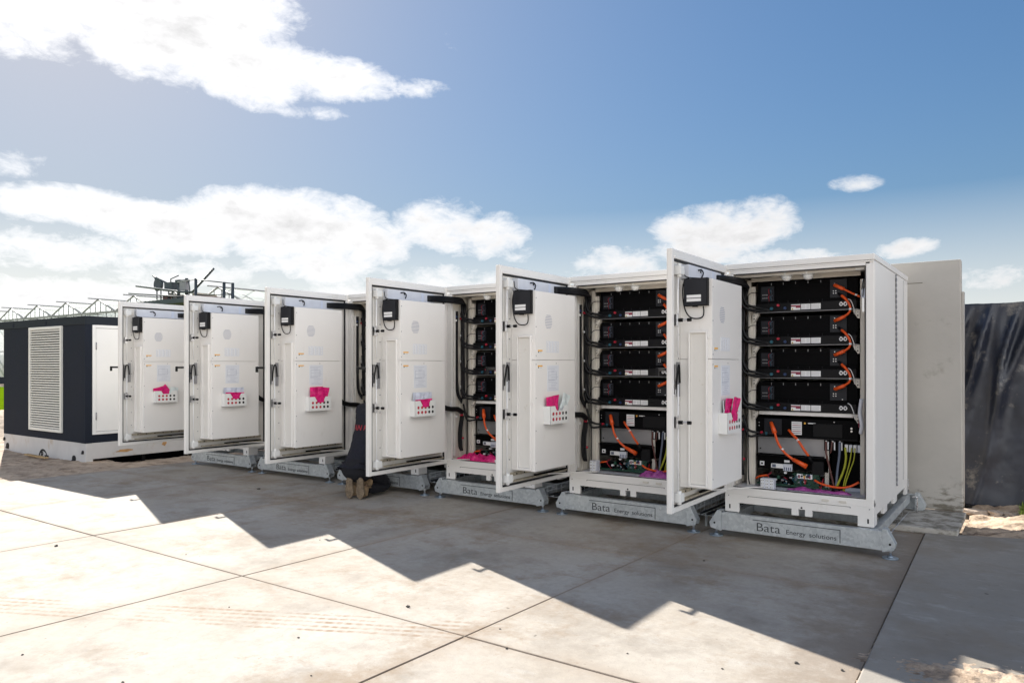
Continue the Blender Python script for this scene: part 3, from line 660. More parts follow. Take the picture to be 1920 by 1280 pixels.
    for nm, mt, r, pts in (('brown_lead', BROWN, .009, [(.915, .28, .905), (.92, .26, .80), (.95, .25, .68), (.985, .24, .53), (1.0, .24, .46)]),
                           ('brown_lead', BROWN, .007, [(.965, .28, .905), (.962, .27, .85), (.955, .27, .80)]),
                           ('grey_lead', GREYC, .011, [(1.03, .28, .905), (1.03, .26, .78), (1.015, .25, .64), (1.005, .24, .46)]),
                           ('green_yellow_lead', YG, .010, [(1.075, .28, .86), (1.085, .26, .76), (1.065, .25, .65), (1.02, .24, .53), (1.01, .24, .50)]),
                           ('green_yellow_lead', YG, .0055, [(1.13, .28, .86), (1.12, .26, .76), (1.10, .25, .66), (1.075, .24, .56), (1.065, .24, .47)]),
                           ('green_yellow_lead', YG, .0055, [(1.155, .28, .86), (1.15, .26, .76), (1.12, .25, .66), (1.09, .24, .56), (1.075, .24, .47)]),
                           ('orange_lead', ORANGE, .010, [(.83, .22, .555), (.88, .20, .535), (.95, .19, .52), (1.05, .19, .512), (1.13, .20, .53), (1.20, .22, .57)]),
                           ('orange_lead', ORANGE, .009, [(.29, .27, .52), (.33, .25, .545), (.40, .26, .56)])):
        b = MB(); b.tube(pts, r, mt, 8, 6); b.obj(nm, t)
    b = MB(); b.cyl((.99, .25, .458), (1.02, .25, .50), .03, CABLE, 12); b.obj('cable_gland', t)
    b = MB(); b.box(1.05, 1.2, .37, .39, .458, .49, LABELB); b.obj('floor_rail', t)
    # ---- black cable harness left
    b = MB()
    for k in range(4): b.tube([(.16, -.42, 2.375 - .012 * k), (.19, -.25, 2.385 - .016 * k), (.20 + .01 * k, -.05, 2.39 - .018 * k), (.225 + .012 * k, .10, 2.385 - .02 * k), (.20 + .012 * k, .17, 2.33 - .01 * k), (.165 + .013 * k, .185, 2.2)], .015 + .002 * (k % 2), CABLE, 8, 5)
    b.tube([(.18, -.30, 2.342), (.20, -.2, 2.350), (.22, -.05, 2.348)], .006, YG, 6, 4)
    b.obj('cable_bundle', t)
    b = MB()
    for k in range(4): b.tube([(.165 + .013 * k, .185, 2.22), (.162 + .013 * k, .19, 1.8), (.166 + .013 * k, .19, 1.35), (.18 + .01 * k, .19, 1.18)], .010, CABLE, 8, 4)
    for k in range(3): b.tube([(.14 + .012 * k, .11, 2.24), (.138 + .012 * k, .11, 1.7), (.142 + .012 * k, .12, 1.28), (.19, .16, 1.13 + .02 * k)], .010, CABLE, 8, 4)
    b.obj('cable_riser', t)
    b = MB()
    for z in SH:
        b.tube([(.190, .16, z + .24), (.212, .15, z + .13), (.250, .16, z + .065), (.31, .22, z + .045), (.42, .235, z + .02)], .014, CABLE, 8, 5)
        b.tube([(.180, .16, z + .13), (.210, .15, z + .06), (.26, .17, z + .025), (.32, .225, z + .015), (.43, .235, z + .015)], .014, CABLE, 8, 5)
        b.tube([(.21, .22, z + .06), (.222, .22, z + .14), (.25, .24, z + .185), (.31, .28, z + .19)], .0035, CABLE, 6, 5)
    b.tube([(.19, .19, 1.12), (.23, .19, 1.0), (.27, .22, .965), (.33, .26, .955)], .012, CABLE, 8, 5); b.tube([(.20, .19, 1.04), (.24, .2, .93), (.3, .24, .925), (.38, .26, .95)], .011, CABLE, 8, 5)
    b.tube([(.232, .21, 2.25), (.231, .21, 1.6), (.233, .21, .9), (.24, .2, .56), (.27, .14, .48)], .006, CABLE, 6, 5)
    for k in range(3): b.tube([(.17 + .02 * k, .17, .98), (.155 + .02 * k, .15, .80), (.165 + .02 * k, .14, .62), (.185 + .012 * k, .15, .56)], .011, CABLE, 8, 5)
    b.obj('module_cables', t)
    for (x, y, z, m_) in ((.175, .165, 2.165, RED), (.145, .095, 2.14, LABELM), (.178, .165, 1.96, LABELM), (.180, .165, 1.65, LABELM), (.182, .165, 1.34, LABELM), (.15, .095, .98, LABELM), (.19, .16, 1.0, RED), (.20, .16, .72, RED), (.152, .095, 2.185, BLUE)):
        b = MB(); b.cyl((x, y, z), (x, y, z - .022), .020, m_, 10); b.obj('cable_marker', t)
    b = MB(); b.box(.128, .165, .05, .075, .50, 2.25, INNER)
    for z in (2.1, 1.75, 1.4, 1.32, 1.0, .7): b.cyl((.147, .046, z), (.147, .051, z), .006, PLATE, 8)
    b.obj('left_inner_post', t, bevel=.002)
    b = MB(); b.tube([(.20, -.30, 1.18), (.19, -.18, 1.10), (.18, -.05, 1.07), (.19, .08, 1.06), (.205, .15, 1.02)], .030, CABLE, 10, 5); b.box(.155, .168, -.02, -.005, .98, 1.16, LABELM); b.obj('door_loop_cable', t)
    # ================= door, opened square to the front
    dr = MB()
    dr.box(.055, .062, -1.288, -.005, .4113, 2.5225, WHITE)
    dr.box(.0622, .101, -1.288, -1.243, .4113, 2.5225, WHITE); dr.box(.0622, .101, -.050, -.005, .4113, 2.5225, WHITE)
    dr.box(.0622, .0995, -1.2428, -.0502, 2.448, 2.521, WHITE); dr.box(.0622, .108, -1.2428, -.0502, 2.447, 2.468, WHITE)
    dr.box(.0622, .0995, -1.2428, -.0502, .4128, .454, WHITE)
    dr.box(.0622, .080, -1.226, -.066, .470, 2.43, INNER)
    door = dr.obj('door', t, bevel=.004)
    b = MB()
    b.box(.0624, .092, -1.2425, -1.228, .455, 2.446, RUBBER); b.box(.0624, .092, -.065, -.0505, .455, 2.446, RUBBER); b.box(.0624, .093, -1.2275, -.0655, 2.431, 2.4465, RUBBER); b.box(.0624, .09, -1.2275, -.0655, .4545, .469, RUBBER)
    b.obj('gasket', door)
    # converter box
    cv = MB(); cv.box(.0805, .350, -1.070, -.340, .600, 1.640, WHITE); cv.box(.0805, .350, -1.070, -.340, 1.643, 2.286, WHITE)
    cv.box(.0806, .30, -.3398, -.30, .70, 2.22, INNER)
    for z in (.68, .98, 1.285, 1.60, 1.68, 1.95, 2.22): cv.cyl((.3495, -1.055, z), (.3525, -1.055, z), .006, PLATE, 8)
    cv.cyl((.3495, -.70, 1.61), (.3525, -.70, 1.61), .006, PLATE, 8)
    cv.obj('converter_box', door, bevel=.004)
    b = MB()
    for q in range(9):
        zz = (q - 4) * .0150; half = .062 * math.sqrt(max(.08, 1 - (zz / .074) ** 2)); b.box(.3494, .3516, -.838 - half, -.838 + half, 2.006 + zz - .0028, 2.006 + zz + .0028, INK)
    b.obj('vent_slots', door)
    b = MB()
    b.box(.350, .3516, -.876, -.654, 1.712, 1.822, LABELP)
    for q in range(4): b.box(.3516, .3522, -.870 + .056 * q, -.834 + .056 * q, 1.718, 1.815, LABELM)
    for q in range(9):
        for w_ in range(4): b.box(.3522, .3526, -.866 + .056 * w_, -.842 + .056 * w_ - .004 * ((q + w_) % 3), 1.722 + .010 * q, 1.7245 + .010 * q, INK)
    b.box(.350, .3516, -.863, -.654, 1.342, 1.592, LABELP)
    rs = random.Random(11)
    for q in range(15): y0_ = -.852 + rs.choice((0, .02, .06)); b.box(.3516, .3522, y0_, rs.uniform(-.74, -.665), 1.356 + .0152 * q, 1.3585 + .0152 * q, INK)
    b.box(.3516, .3524, -.84, -.70, 1.45, 1.453, INK); b.box(.3516, .3524, -.84, -.837, 1.45, 1.53, INK); b.box(.3516, .3524, -.70, -.697, 1.45, 1.53, INK); b.box(.3516, .3524, -.84, -.70, 1.53, 1.533, INK)
    b.obj('paper_label', door)
    b = MB()
    for z in (1.722, 1.578): b.box(.350, .3516, -1.030, -.945, z - .016, z + .016, LABELM); b.box(.3516, .3523, -1.028, -.947, z, z + .014, TAGO); b.prism([(-1.026, z - .013), (-1.006, z - .013), (-1.016, z + .006)], .0006, HOLEM, 'x', .3516); b.box(.3516, .3522, -1.0, -.955, z - .010, z - .007, PLATE)
    b.obj('warning_tag', door)
    # document holder
    b = MB(); x0, x1, y0, y1, z0, z1 = .3505, .425, -.925, -.585, 1.035, 1.205
    b.box(x0, x0 + .003, y0, y1, z0, z1, LIGHTLID); b.box(x0 + .003, x1, y0, y0 + .003, z0, z1, LIGHTLID); b.box(x0 + .003, x1, y1 - .003, y1, z0, z1, LIGHTLID); b.box(x0 + .003, x1 - .003, y0 + .003, y1 - .003, z0, z0 + .003, LIGHTLID)
    ym = (y0 + y1) / 2
    b.prism([(y0, z0), (y1, z0), (y1, z1), (ym + .085, z1), (ym + .055, z1 - .045), (ym - .055, z1 - .045), (ym - .085, z1), (y0, z1)], .003, LIGHTLID, 'x', x1 - .003)
    for r_ in range(2):
        for q in range(5):
            yy = y0 + .055 + q * .058; b.cyl((x1 - .001, yy, z0 + .045 + r_ * .052), (x1 + .0007, yy, z0 + .045 + r_ * .052), .0165, RED if q < 3 else HOLEM, 12)
    b.obj('document_holder', door)
    # black controller on the front face of the converter box
    b = MB(); b.box(.128, .325, -1.112, -1.0705, 2.070, 2.292, BLACK); b.box(.133, .320, -1.1185, -1.1123, 2.075, 2.287, CHAR)
    b.box(.155, .275, -1.1196, -1.1186, 2.135, 2.158, LABELM); b.box(.155, .275, -1.1196, -1.1186, 2.105, 2.129, LABELM)
    b.box(.20, .24, -1.115, -1.09, 2.062, 2.0698, BLACK)
    b.obj('controller_box', door, bevel=.003)
    b = MB(); b.tube([(.285, -1.095, 2.065), (.292, -1.10, 2.02), (.28, -1.10, 1.98), (.235, -1.10, 1.968), (.18, -1.10, 1.98), (.14, -1.10, 2.03), (.118, -1.10, 2.12), (.115, -1.10, 2.22), (.13, -1.09, 2.287), (.16, -1.07, 2.30)], .0055, CABLE, 8, 6)
    b.tube([(.105, -1.06, 2.39), (.11, -1.06, 2.34), (.14, -1.06, 2.31), (.25, -1.04, 2.295)], .0045, CABLE, 6, 5)
    b.obj('controller_cable', door)
    # tall tray cover
    b = MB()
    b.box(.160, .172, -1.100, -1.0705, .612, 1.868, WHITE); b.box(.304, .316, -1.100, -1.0705, .612, 1.868, WHITE); b.box(.1722, .3038, -1.100, -1.0705, 1.852, 1.868, WHITE); b.box(.1722, .3038, -1.100, -1.0705, .612, .630, WHITE)
    b.box(.1722, .3038, -1.080, -1.0706, .631, 1.851, INNER)
    for z in (.66, 1.24, 1.82): b.box(.150, .1598, -1.085, -1.071, z - .012, z + .012, WHITE); b.box(.3162, .326, -1.085, -1.071, z - .012, z + .012, WHITE)
    b.obj('tray_cover', door, bevel=.003)
    # duct above
    b = MB(); b.box(.0805, .150, -1.06, -.30, 2.305, 2.415, FILM); b.box(.150, .152, -.52, -.48, 2.31, 2.41, LABELB); b.obj('air_duct', door, bevel=.004)
    b = MB(); b.tube([(.155, -.86, 2.385), (.165, -.82, 2.392), (.17, -.79, 2.37), (.16, -.785, 2.34), (.153, -.79, 2.33)], .006, CABLE, 6, 5); b.cyl((.151, -.80, 2.378), (.156, -.80, 2.378), .01, BLACK); b.obj('duct_hook_cable', door)
    # locking rods and bolts
    b = MB(); b.tube([(.110, -1.185, .52), (.110, -1.185, 1.44)], .0065, LABELM, 8, 1); b.tube([(.110, -1.185, 1.66), (.110, -1.185, 2.40)], .0065, LABELM, 8, 1)
    b.obj('locking_rod', door)
    for z in (1.955, 1.135):
        b = MB(); b.box(.0805, .110, -1.215, -1.165, z - .045, z + .045, STEEL); b.box(.110, .116, -1.20, -1.18, z - .055, z + .055, STEEL)
        b.cyl((.116, -1.19, z), (.150, -1.19, z), .015, BLACK, 12); b.cyl((.150, -1.19, z), (.190, -1.19, z), .008, STEEL, 10); b.cyl((.190, -1.19, z), (.222, -1.19, z), .014, BLACK, 12)
        b.obj('bolt_latch', door, bevel=.001)
    for z in (2.36, .535):
        b = MB(); b.box(.0805, .145, -1.215, -1.135, z - .04, z + .03, LIGHTLID); b.cyl((.12, -1.185, z - .06), (.12, -1.185, z + .05), .018, LIGHTLID, 12); b.box(.09, .13, -1.13, -1.10, z - .03, z + .01, CREAM); b.obj('rod_guide', door, bevel=.003)
    b = MB(); hx = .0805
    b.box(hx, .100, -1.222, -1.200, 1.36, 1.60, STEEL); b.box(hx, .104, -1.155, -1.125, 1.34, 1.62, BROWN if False else PLATE)
    b.tube([(.10, -1.212, 1.40), (.115, -1.212, 1.52), (.118, -1.195, 1.59), (.112, -1.165, 1.57), (.110, -1.150, 1.45)], .008, BLACK, 8, 5)
    b.obj('handle_gear', door, bevel=.001)
    b = MB(); b.cyl((.056, -1.20, 1.56), (.020, -1.20, 1.56), .014, BLACK, 10); b.box(.004, .022, -1.352, -1.19, 1.546, 1.572, BLACK); b.box(.002, .024, -1.378, -1.3525, 1.505, 1.574, BLACK); b.obj('outside_handle', door, bevel=.003)
    b = MB()
    for q in range(9): b.cyl((.080, -1.105, .70 + q * .19), (.0845, -1.105, .70 + q * .19), .0065, PLATE, 8)
    b.obj('rivets', door)
    # bottom stay and stained channel
    b = MB(); b.box(.0805, .105, -1.10, -.12, .545, .575, STAIN); b.box(.0805, .125, -1.06, -.10, .488, .502, STAIN); b.box(.105, .135, -.72, -.14, .505, .518, BLACKM)
    for q in range(7): b.cyl((.105, -1.02 + q * .13, .56), (.11, -1.02 + q * .13, .56), .008, HOLEM, 8)
    b.obj('bottom_channel', door, bevel=.001)
    b = MB(); b.tube([(.13, -.50, .497), (.30, -.16, .487), (.42, .03, .480)], .006, WHITE, 6, 3); b.obj('door_stay', t)
    for z in (.62, 1.45, 2.3):
        b = MB(); b.cyl((.070, .002, z - .05), (.070, .002, z + .05), .011, WHITE, 10); b.box(.07, .088, .002, .03, z - .04, z + .04, WHITE); b.obj('hinge', t)
    return t

# ================================================================== GALVANISED SKID
def build_skid():
    t = empty('steel_support_frame')
    for yf, s, nm in ((-.075, 1, 'front_beam'), (2.095, -1, 'rear_beam')):
        b = MB(); y0 = yf; y1 = yf + s * .008
        b.box(.075, 1.425, y0, y1, .068, .226, GALV)
        b.box(.075, 1.425, y1 + s * .0005, y1 + s * .062, .2185, .2265, GALV); b.box(.075, 1.425, y1 + s * .0005, y1 + s * .062, .0675, .075, GALV)
        for x0, x1, tip, mid in ((1.4255, 1.515, 1.525, 1.46), (.0745, -.030, -.040, .035)):
            for yy in (y0 - s * .003, y0 + s * .085):
                b.prism([(x0, .055), (x1, .078), (tip, .125), (mid, .245), (x0, .245)], s * .008, GALV, 'y', yy)
            b.prism([(tip, .125), (mid, .245), (x0, .245), (x0, .237), (mid, .236), (tip - (.008 if x1 > x0 else -.008), .125)], s * .0765, GALV, 'y', y0 + s * .0062)
        b.obj(nm, t, bevel=.002)
        b = MB(); yy = y0 - s * .004
        for x in (1.485, .010): b.cyl((x, yy, .125), (x, yy - s * .002, .125), .0095, HOLEM, 12)
        b.obj('bolt_hole', t)
    b = MB()
    for x in (.12, 1.32): b.box(x, x + .06, -.004, 2.02, .14, .218, GALV)
    for y in (.55, 1.4): b.box(.1815, 1.3185, y, y + .05, .15, .21, GALV)
    b.obj('side_rails', t, bevel=.003)
    for (x, y) in ((1.48, -.03), (.012, -.03), (1.48, 2.05), (.012, 2.05)):
        b = MB(); b.cyl((x, y, .012), (x, y, .10), .011, STEEL, 10); b.cyl((x, y, .062), (x, y, .074), .021, GALV, 6); b.cyl((x, y, 0.0), (x, y, .010), .062, BRASS, 20); b.cyl((x, y, .0102), (x, y, .024), .028, BRASS, 14, .018)
        b.obj('levelling_foot', t)
    b = MB()
    b.prism([(.365, .196), (1.10, .196), (1.10, .190), (.365, .190)], .003, LETTER, 'y', -.0775); b.prism([(1.10, .196), (1.106, .196), (1.106, .082), (1.10, .082)], .003, LETTER, 'y', -.0775); b.prism([(.72, .1925), (.735, .1925), (.735, .1935), (.72, .1935)], .0032, GALV, 'y', -.0778)
    b.obj('sign_outline', t)
    text_obj('Bata', .108, .0010, LETTER, 'lettering', t, (.392, -.0765, .098), sx=1.16, weight=-.0006)
    text_obj('Energy', .056, .0010, LETTER, 'lettering', t, (.655, -.0765, .102), sx=1.10)
    text_obj('solutions', .056, .0010, LETTER, 'lettering', t, (.852, -.0765, .102), sx=1.10)
    b = MB()   # wire ties at the right end
    for k in range(4): b.tube([(1.38, .02 + k * .3, .21), (1.44, .10 + k * .3, .15 + .02 * k), (1.40, .24 + k * .3, .10), (1.46, .36 + k * .3, .17)], .0022, STEEL, 5, 4)
    b.tube([(1.43, 1.72, .24), (1.47, 1.72, .25), (1.475, 1.72, .235), (1.475, 1.72, .09)], .010, STEEL, 8, 4); b.tube([(1.37, 1.9, .40), (1.375, 1.92, .37), (1.375, 1.92, .26)], .007, STEEL, 8, 3)
    b.obj('earthing_wire', t)
    return t

def build_basket():
    t = empty('wire_cable_tray'); b = MB()
    for k in range(7): b.cyl((-.215 + k * .05, .05, .16), (-.215 + k * .05, 1.95, .16), .003, GALV, 6)
    for x in (-.215, .085):
        for z in (.21, .26): b.cyl((x, .05, z), (x, 1.95, z), .003, GALV, 6)
    for k in range(20):
        y = .05 + k * .1; b.tube([(-.215, y, .26), (-.215, y, .157), (.085, y, .157), (.085, y, .26)], .003, GALV, 6, 1)
    b.obj('wire_mesh', t)
    b = MB()
    for k in range(3): b.tube([(-.17 + k * .07, .02, .175), (-.15 + k * .08, .6, .178), (-.17 + k * .07, 1.3, .175), (-.16 + k * .07, 1.9, .178)], .012, CABLE, 8, 4)
    b.obj('laid_cable', t)
    for x in (-.215, .085):
        for y in (.3, 1.6):
            b = MB(); b.box(x - .01, x + .01, y - .01, y + .01, .0, .155, GALV); b.obj('leg', t)
    return t

SHIFT = [-.006, .013, .009, 0, -.008, -.012]
CAB_L = ['rightmost white battery cabinet, right side and whole black module rack in view',
         'open white battery cabinet second from right, small terminal block leaning at left of its floor',
         'white battery cabinet third from right, magenta film strewn over its floor beside the racks',
         'white battery cabinet that the kneeling person in navy works at, fourth from right',
         'white battery cabinet fifth from right, hidden except for its open door and base corner',
         'leftmost white battery cabinet, its open door overlapping the dark kiosk']
SK_L = ['galvanised lettered support frame under the rightmost cabinet, its lettering and both ends in full view',
        'galvanised lettered support frame under the second cabinet from right, right foot beneath a door corner',
        'galvanised lettered support frame third from right, lettering cut off by the second open door',
        'galvanised support frame behind the tan boots of the kneeling person',
        'galvanised lettered support frame fifth from right, left of the kneeling person',
        'leftmost galvanised lettered support frame, nearest to the dark kiosk']
cab0 = build_cabinet(); sk0 = build_skid()
for i in range(6):
    c = cab0 if i == 0 else copy_tree(cab0)
    c.location = (-i * PITCH + SHIFT[i], 0, 0)
    tag(c, CAB_L[i], 'battery cabinet', 'open white battery cabinets in a row')
    s = sk0 if i == 0 else copy_tree(sk0)
    s.location = (-i * PITCH + SHIFT[i], 0, 0)
    tag(s, SK_L[i], 'support frame', 'galvanised support frames under the cabinets')
wb0 = build_basket()
WL = ['wire mesh cable tray in the gap left of the rightmost cabinet', 'wire mesh cable tray in the gap between second and third cabinets from right', 'wire mesh cable tray behind the kneeling person and the third open door', 'wire mesh cable tray left of the cabinet where the person kneels', 'wire mesh cable tray in the gap beside the leftmost cabinet']
for i in range(5):
    c = wb0 if i == 0 else copy_tree(wb0)
    c.location = (-i * PITCH, 0, 0); tag(c, WL[i], 'cable tray', 'wire mesh cable trays between the cabinets')

# ================================================================== THINGS KEPT IN AND ON THE CABINETS
def sheet(b, y, z, w_, h_, tilt, x, m, lean=0.0, notch=False):
    P = [(-w_ / 2, 0), (w_ / 2, 0), (w_ / 2, h_), (-w_ / 2, h_)]
    ct, st = math.cos(tilt), math.sin(tilt)
    n = 6; vs = []
    for k in range(2):
        for j in range(n + 1):
            for i in range(n + 1):
                u = lerp(-w_ / 2, w_ / 2, i / n); v = h_ * j / n
                bend = lean * v + .007 * math.sin(u * 42 + v * 14) + .004 * math.sin(v * 50 + u * 20)
                vs.append((x + k * .004 + bend, y + u * ct - v * st, z + u * st + v * ct))
    o1 = (n + 1) ** 2; fs = []
    for j in range(n):
        for i in range(n):
            a = j * (n + 1) + i; fs += [(a, a + 1, a + n + 2, a + n + 1), (a + o1, a + o1 + n + 1, a + o1 + n + 2, a + o1 + 1)]
    rim = [i for i in range(n + 1)] + [(j * (n + 1) + n) for j in range(1, n + 1)] + [n * (n + 1) + i for i in range(n - 1, -1, -1)] + [j * (n + 1) for j in range(n - 1, 0, -1)]
    for q in range(len(rim)):
        a, c = rim[q], rim[(q + 1) % len(rim)]; fs.append((a, a + o1, c + o1, c))
    b.add(vs, fs, m, False)
FO = [([(-.845, 1.05, .07, .255, .0, .362, PAPER, .02), (-.80, 1.05, .15, .27, -.05, .375, MAG, .05), (-.70, 1.045, .15, .28, -.12, .392, MAG, .08)], 'two upright magenta plastic folders in the holder on the rightmost open door'),
      ([(-.80, 1.05, .20, .25, .10, .372, MAG, .05), (-.665, 1.05, .13, .27, -.28, .385, PAPER, .06)], 'magenta folder beside a tilted grey sheet in the holder on second open door from right'),
      ([(-.75, 1.05, .30, .245, .0, .365, LABELB, .02), (-.755, 1.055, .26, .165, .03, .385, MAG, .10)], 'low magenta folder in front of a pale sheet on third open door from right'),
      ([(-.77, 1.05, .19, .275, .02, .368, MAG, .03), (-.71, 1.05, .17, .27, -.10, .385, MAG, .06)], 'pair of magenta folders standing high on the open door left of the kneeling person'),
      ([(-.75, 1.05, .31, .235, .0, .362, LABELB, .02), (-.755, 1.055, .28, .165, -.02, .385, MAG, .08)], 'low magenta folder before a pale sheet on the second open door from left'),
      ([(-.80, 1.08, .20, .19, .22, .372, MAG, .06), (-.70, 1.13, .15, .17, .72, .380, MAG, .06), (-.65, 1.06, .13, .20, -.12, .40, PAPER, .08)], 'fanned-out magenta folders with a grey sheet on the leftmost open door')]
for i, (fl, lab) in enumerate(FO):
    b = MB()
    for f_ in fl: sheet(b, *f_)
    if i in (2, 4, 3, 0): b.prism([(-.805, 1.135), (-.705, 1.135), (-.70, 1.19), (-.81, 1.19)], .006, MAG, 'x', .428)
    tag(b.obj('plastic_folder', loc=(-i * PITCH + SHIFT[i], 0, 0)), lab, 'folder', 'magenta folders in the door holders')

def tblock(x, y, z, rz, n, m, lab, loc):
    t = empty('terminal_block', (loc + x, y, z), rz); tag(t, lab, 'terminal block', 'pale terminal blocks on the cabinet floors')
    b = MB(); wd = .040 * n
    b.box(0, wd, 0, .085, 0, .030 * m + .004, TERM); b.obj('housing', t, bevel=.004)
    b = MB()
    for i in range(n):
        for j in range(m): b.box(.006 + .04 * i, .034 + .04 * i, -.003, -.0005, .006 + .030 * j, .028 + .030 * j, LABELM); b.cyl((.013 + .04 * i, -.0045, .017 + .03 * j), (.013 + .04 * i, -.0028, .017 + .03 * j), .004, HOLEM, 8); b.cyl((.027 + .04 * i, -.0045, .017 + .03 * j), (.027 + .04 * i, -.0028, .017 + .03 * j), .004, HOLEM, 8)
    b.obj('screw_terminals', t)
tblock(.385, .085, .457, .03, 3, 3, 'pale grey nine-way terminal block on the floor of the rightmost cabinet', SHIFT[0])
tblock(.30, .075, .457, .0, 2, 4, 'tall pale terminal block at the left of the floor of the second cabinet from right', -PITCH)
tblock(.62, .09, .457, .0, 4, 1, 'low pale terminal strip on the floor of the third cabinet from right', -2 * PITCH)

def film(cx_, cy_, rx, ry, h, m, seed, lab, loc, nx_=64, ny_=30):
    b = MB(); vs = []
    for j in range(ny_ + 1):
        for i in range(nx_ + 1):
            u, v = i / nx_ * 2 - 1, j / ny_ * 2 - 1; x = cx_ + u * rx; y = cy_ + v * ry
            e = max(0, 1 - (abs(u) ** 3 + abs(v) ** 3)) ** .4
            r = abs(fbm(x * 6, y * 6, seed)) * .9 + abs(fbm(x * 17, y * 17, seed)) * .25
            vs.append((x + .015 * fbm(y * 9, seed), y + .02 * fbm(x * 6, seed + 2), .459 + h * e * (.35 + r)))
    b.add(vs, [(j * (nx_ + 1) + i, j * (nx_ + 1) + i + 1, (j + 1) * (nx_ + 1) + i + 1, (j + 1) * (nx_ + 1) + i) for j in range(ny_) for i in range(nx_)], m, False)
    tag(b.obj('plastic_film', loc=(loc, 0, 0)), lab, 'plastic film')
film(.88, .18, .27, .035, .030, PURP, 3, 'long purple plastic sleeve lying along the floor of the rightmost cabinet', SHIFT[0])
film(1.05, .17, .20, .10, .085, PURP, 8, 'crumpled purple plastic bag on the floor of the second cabinet from right', -PITCH)
film(.48, .17, .33, .12, .075, MAG, 15, 'crumpled magenta plastic film strewn on the floor of the third cabinet from right', -2 * PITCH)

# ================================================================== DARK KIOSK
DARKW = mat('anthracite_render', (.013, .017, .027), .8, spec=.2, var=.12, vscale=4, bump=.3, bscale=90)
DARKF = mat('anthracite_fascia', (.015, .020, .027), .7, spec=.25, var=.08, vscale=4)
LOUV = mat('louvre_aluminium', (.68, .68, .64), .45, var=.03)
KBASE = mat('kiosk_base_concrete', (.52, .51, .50), .8, var=.08, vscale=2.5, bump=.1, bscale=20, dirt=((.40, .30, .19), 2.2, .60, .74), stretch=(1, 1, .6))
KRUST = mat('rust_stain', (.42, .24, .10), .9, var=.3, vscale=8)
KD = mat('kiosk_door_white', (.78, .78, .76), .4, var=.02)
t = empty('kiosk', (-11.7, .6, 0)); tag(t, 'dark anthracite kiosk with flat roof, white louvre, white door and pale concrete base', 'kiosk')
T0 = (11.7, -.6, 0)
def kp(b, name, parent=None, bevel=.004):
    o = b.obj(name, parent or t, bevel=bevel)
    if (parent or t) is t: o.location = T0
    return o
kx0, kx1, ky0, ky1 = -13.28, -10.14, -.985, 2.6
b = MB(); b.box(kx0, kx1, ky0, ky1, .315, 2.252, DARKW); b.box(kx1 - .16, kx1 + .004, ky0 - .004, ky0 + .105, .313, 2.252, DARKW); kp(b, 'wall')
b = MB(); b.box(kx0 - .2, kx1 + .012, ky0 - .012, ky1 + .02, 2.2525, 2.39, DARKF)
for x in (-12.85, -11.55): b.box(x, x + .05, ky0 - .016, ky0 - .012, 2.27, 2.345, DARKW)
kp(b, 'roof')
b = MB(); b.box(kx0, kx1 - .001, ky0 + .004, ky0 + .10, -.2, .314, KBASE); b.box(kx1 - .10, kx1, ky0 + .1005, ky1, .05, .3135, KBASE); b.box(kx1 - .11, kx1 + .002, ky0 + .003, ky0 + .12, -.2, .3137, KBASE)
base = kp(b, 'base')
for (x, z, r) in ((-13.1, .10, .05), (-10.52, .045, .055), (-13.24, .22, .03), (-10.22, .17, .028)):
    b = MB(); b.cyl((x, ky0 - .012, z), (x, ky0 + .004, z), r, HOLEM, 10); b.box(x - r, x + r * .8, ky0 - .02, ky0 + .002, z - r * 1.1, z - r * .4, HOLEM); b.obj('anchor_socket', base)
b = MB(); n = 26; P = [(-11.66 + .16 * math.cos(a), -.045 + .155 * math.sin(a)) for a in [R(25 + 175 * k / n) for k in range(n + 1)]]
for k in range(n):
    (xa, za), (xb, zb) = P[k], P[k + 1]; wd = .009 + .011 * math.sin(math.pi * k / n)
    ca, sa = math.cos(R(25 + 175 * k / n)), math.sin(R(25 + 175 * k / n)); cb, sb = math.cos(R(25 + 175 * (k + 1) / n)), math.sin(R(25 + 175 * (k + 1) / n))
    b.prism([(xa - wd * ca, za - wd * sa), (xa + wd * ca, za + wd * sa), (xb + wd * cb, zb + wd * sb), (xb - wd * cb, zb - wd * sb)], .003, HOLEM, 'y', ky0 + .001)
b.obj('emblem', base)
o = text_obj('P', .16, .0015, HOLEM, 'emblem_letter', base, (-11.74, ky0 + .001, -.03), weight=.006)
o = text_obj('ann', .11, .0015, HOLEM, 'emblem_letter', base, (-11.60, ky0 + .001, -.02), weight=.003)
b = MB()
for (y, z, w_, h_) in ((-.35, .14, .34, .05), (.35, .2, .1, .1), (1.3, .22, .12, .16), (1.7, .16, .2, .05)):
    rs = random.Random(int(y * 100)); n = 12
    b.prism([(y + w_ * .5 * math.cos(6.283 * q / n) * rs.uniform(.5, 1.1), z + h_ * .5 * math.sin(6.283 * q / n) * rs.uniform(.5, 1.3)) for q in range(n)], .002, KRUST, 'x', kx1 + .001)
b.obj('rust_stain', base)
b = MB(); lx0, lx1, lz0, lz1 = -12.15, -10.917, .447, 2.255 - .006
for (a0, a1, c0, c1) in ((lx0, lx0 + .05, lz0, lz1), (lx1 - .05, lx1, lz0, lz1), (lx0 + .0502, lx1 - .0502, lz1 - .05, lz1), (lx0 + .0502, lx1 - .0502, lz0, lz0 + .05)): b.box(a0, a1, ky0 - .035, ky0 + .002, c0, c1, LOUV)
lf = kp(b, 'louvre')
b = MB(); b.box(lx0 + .05, lx1 - .05, ky0 - .004, ky0 - .001, lz0 + .05, lz1 - .05, HOLEM)
nsl = 40
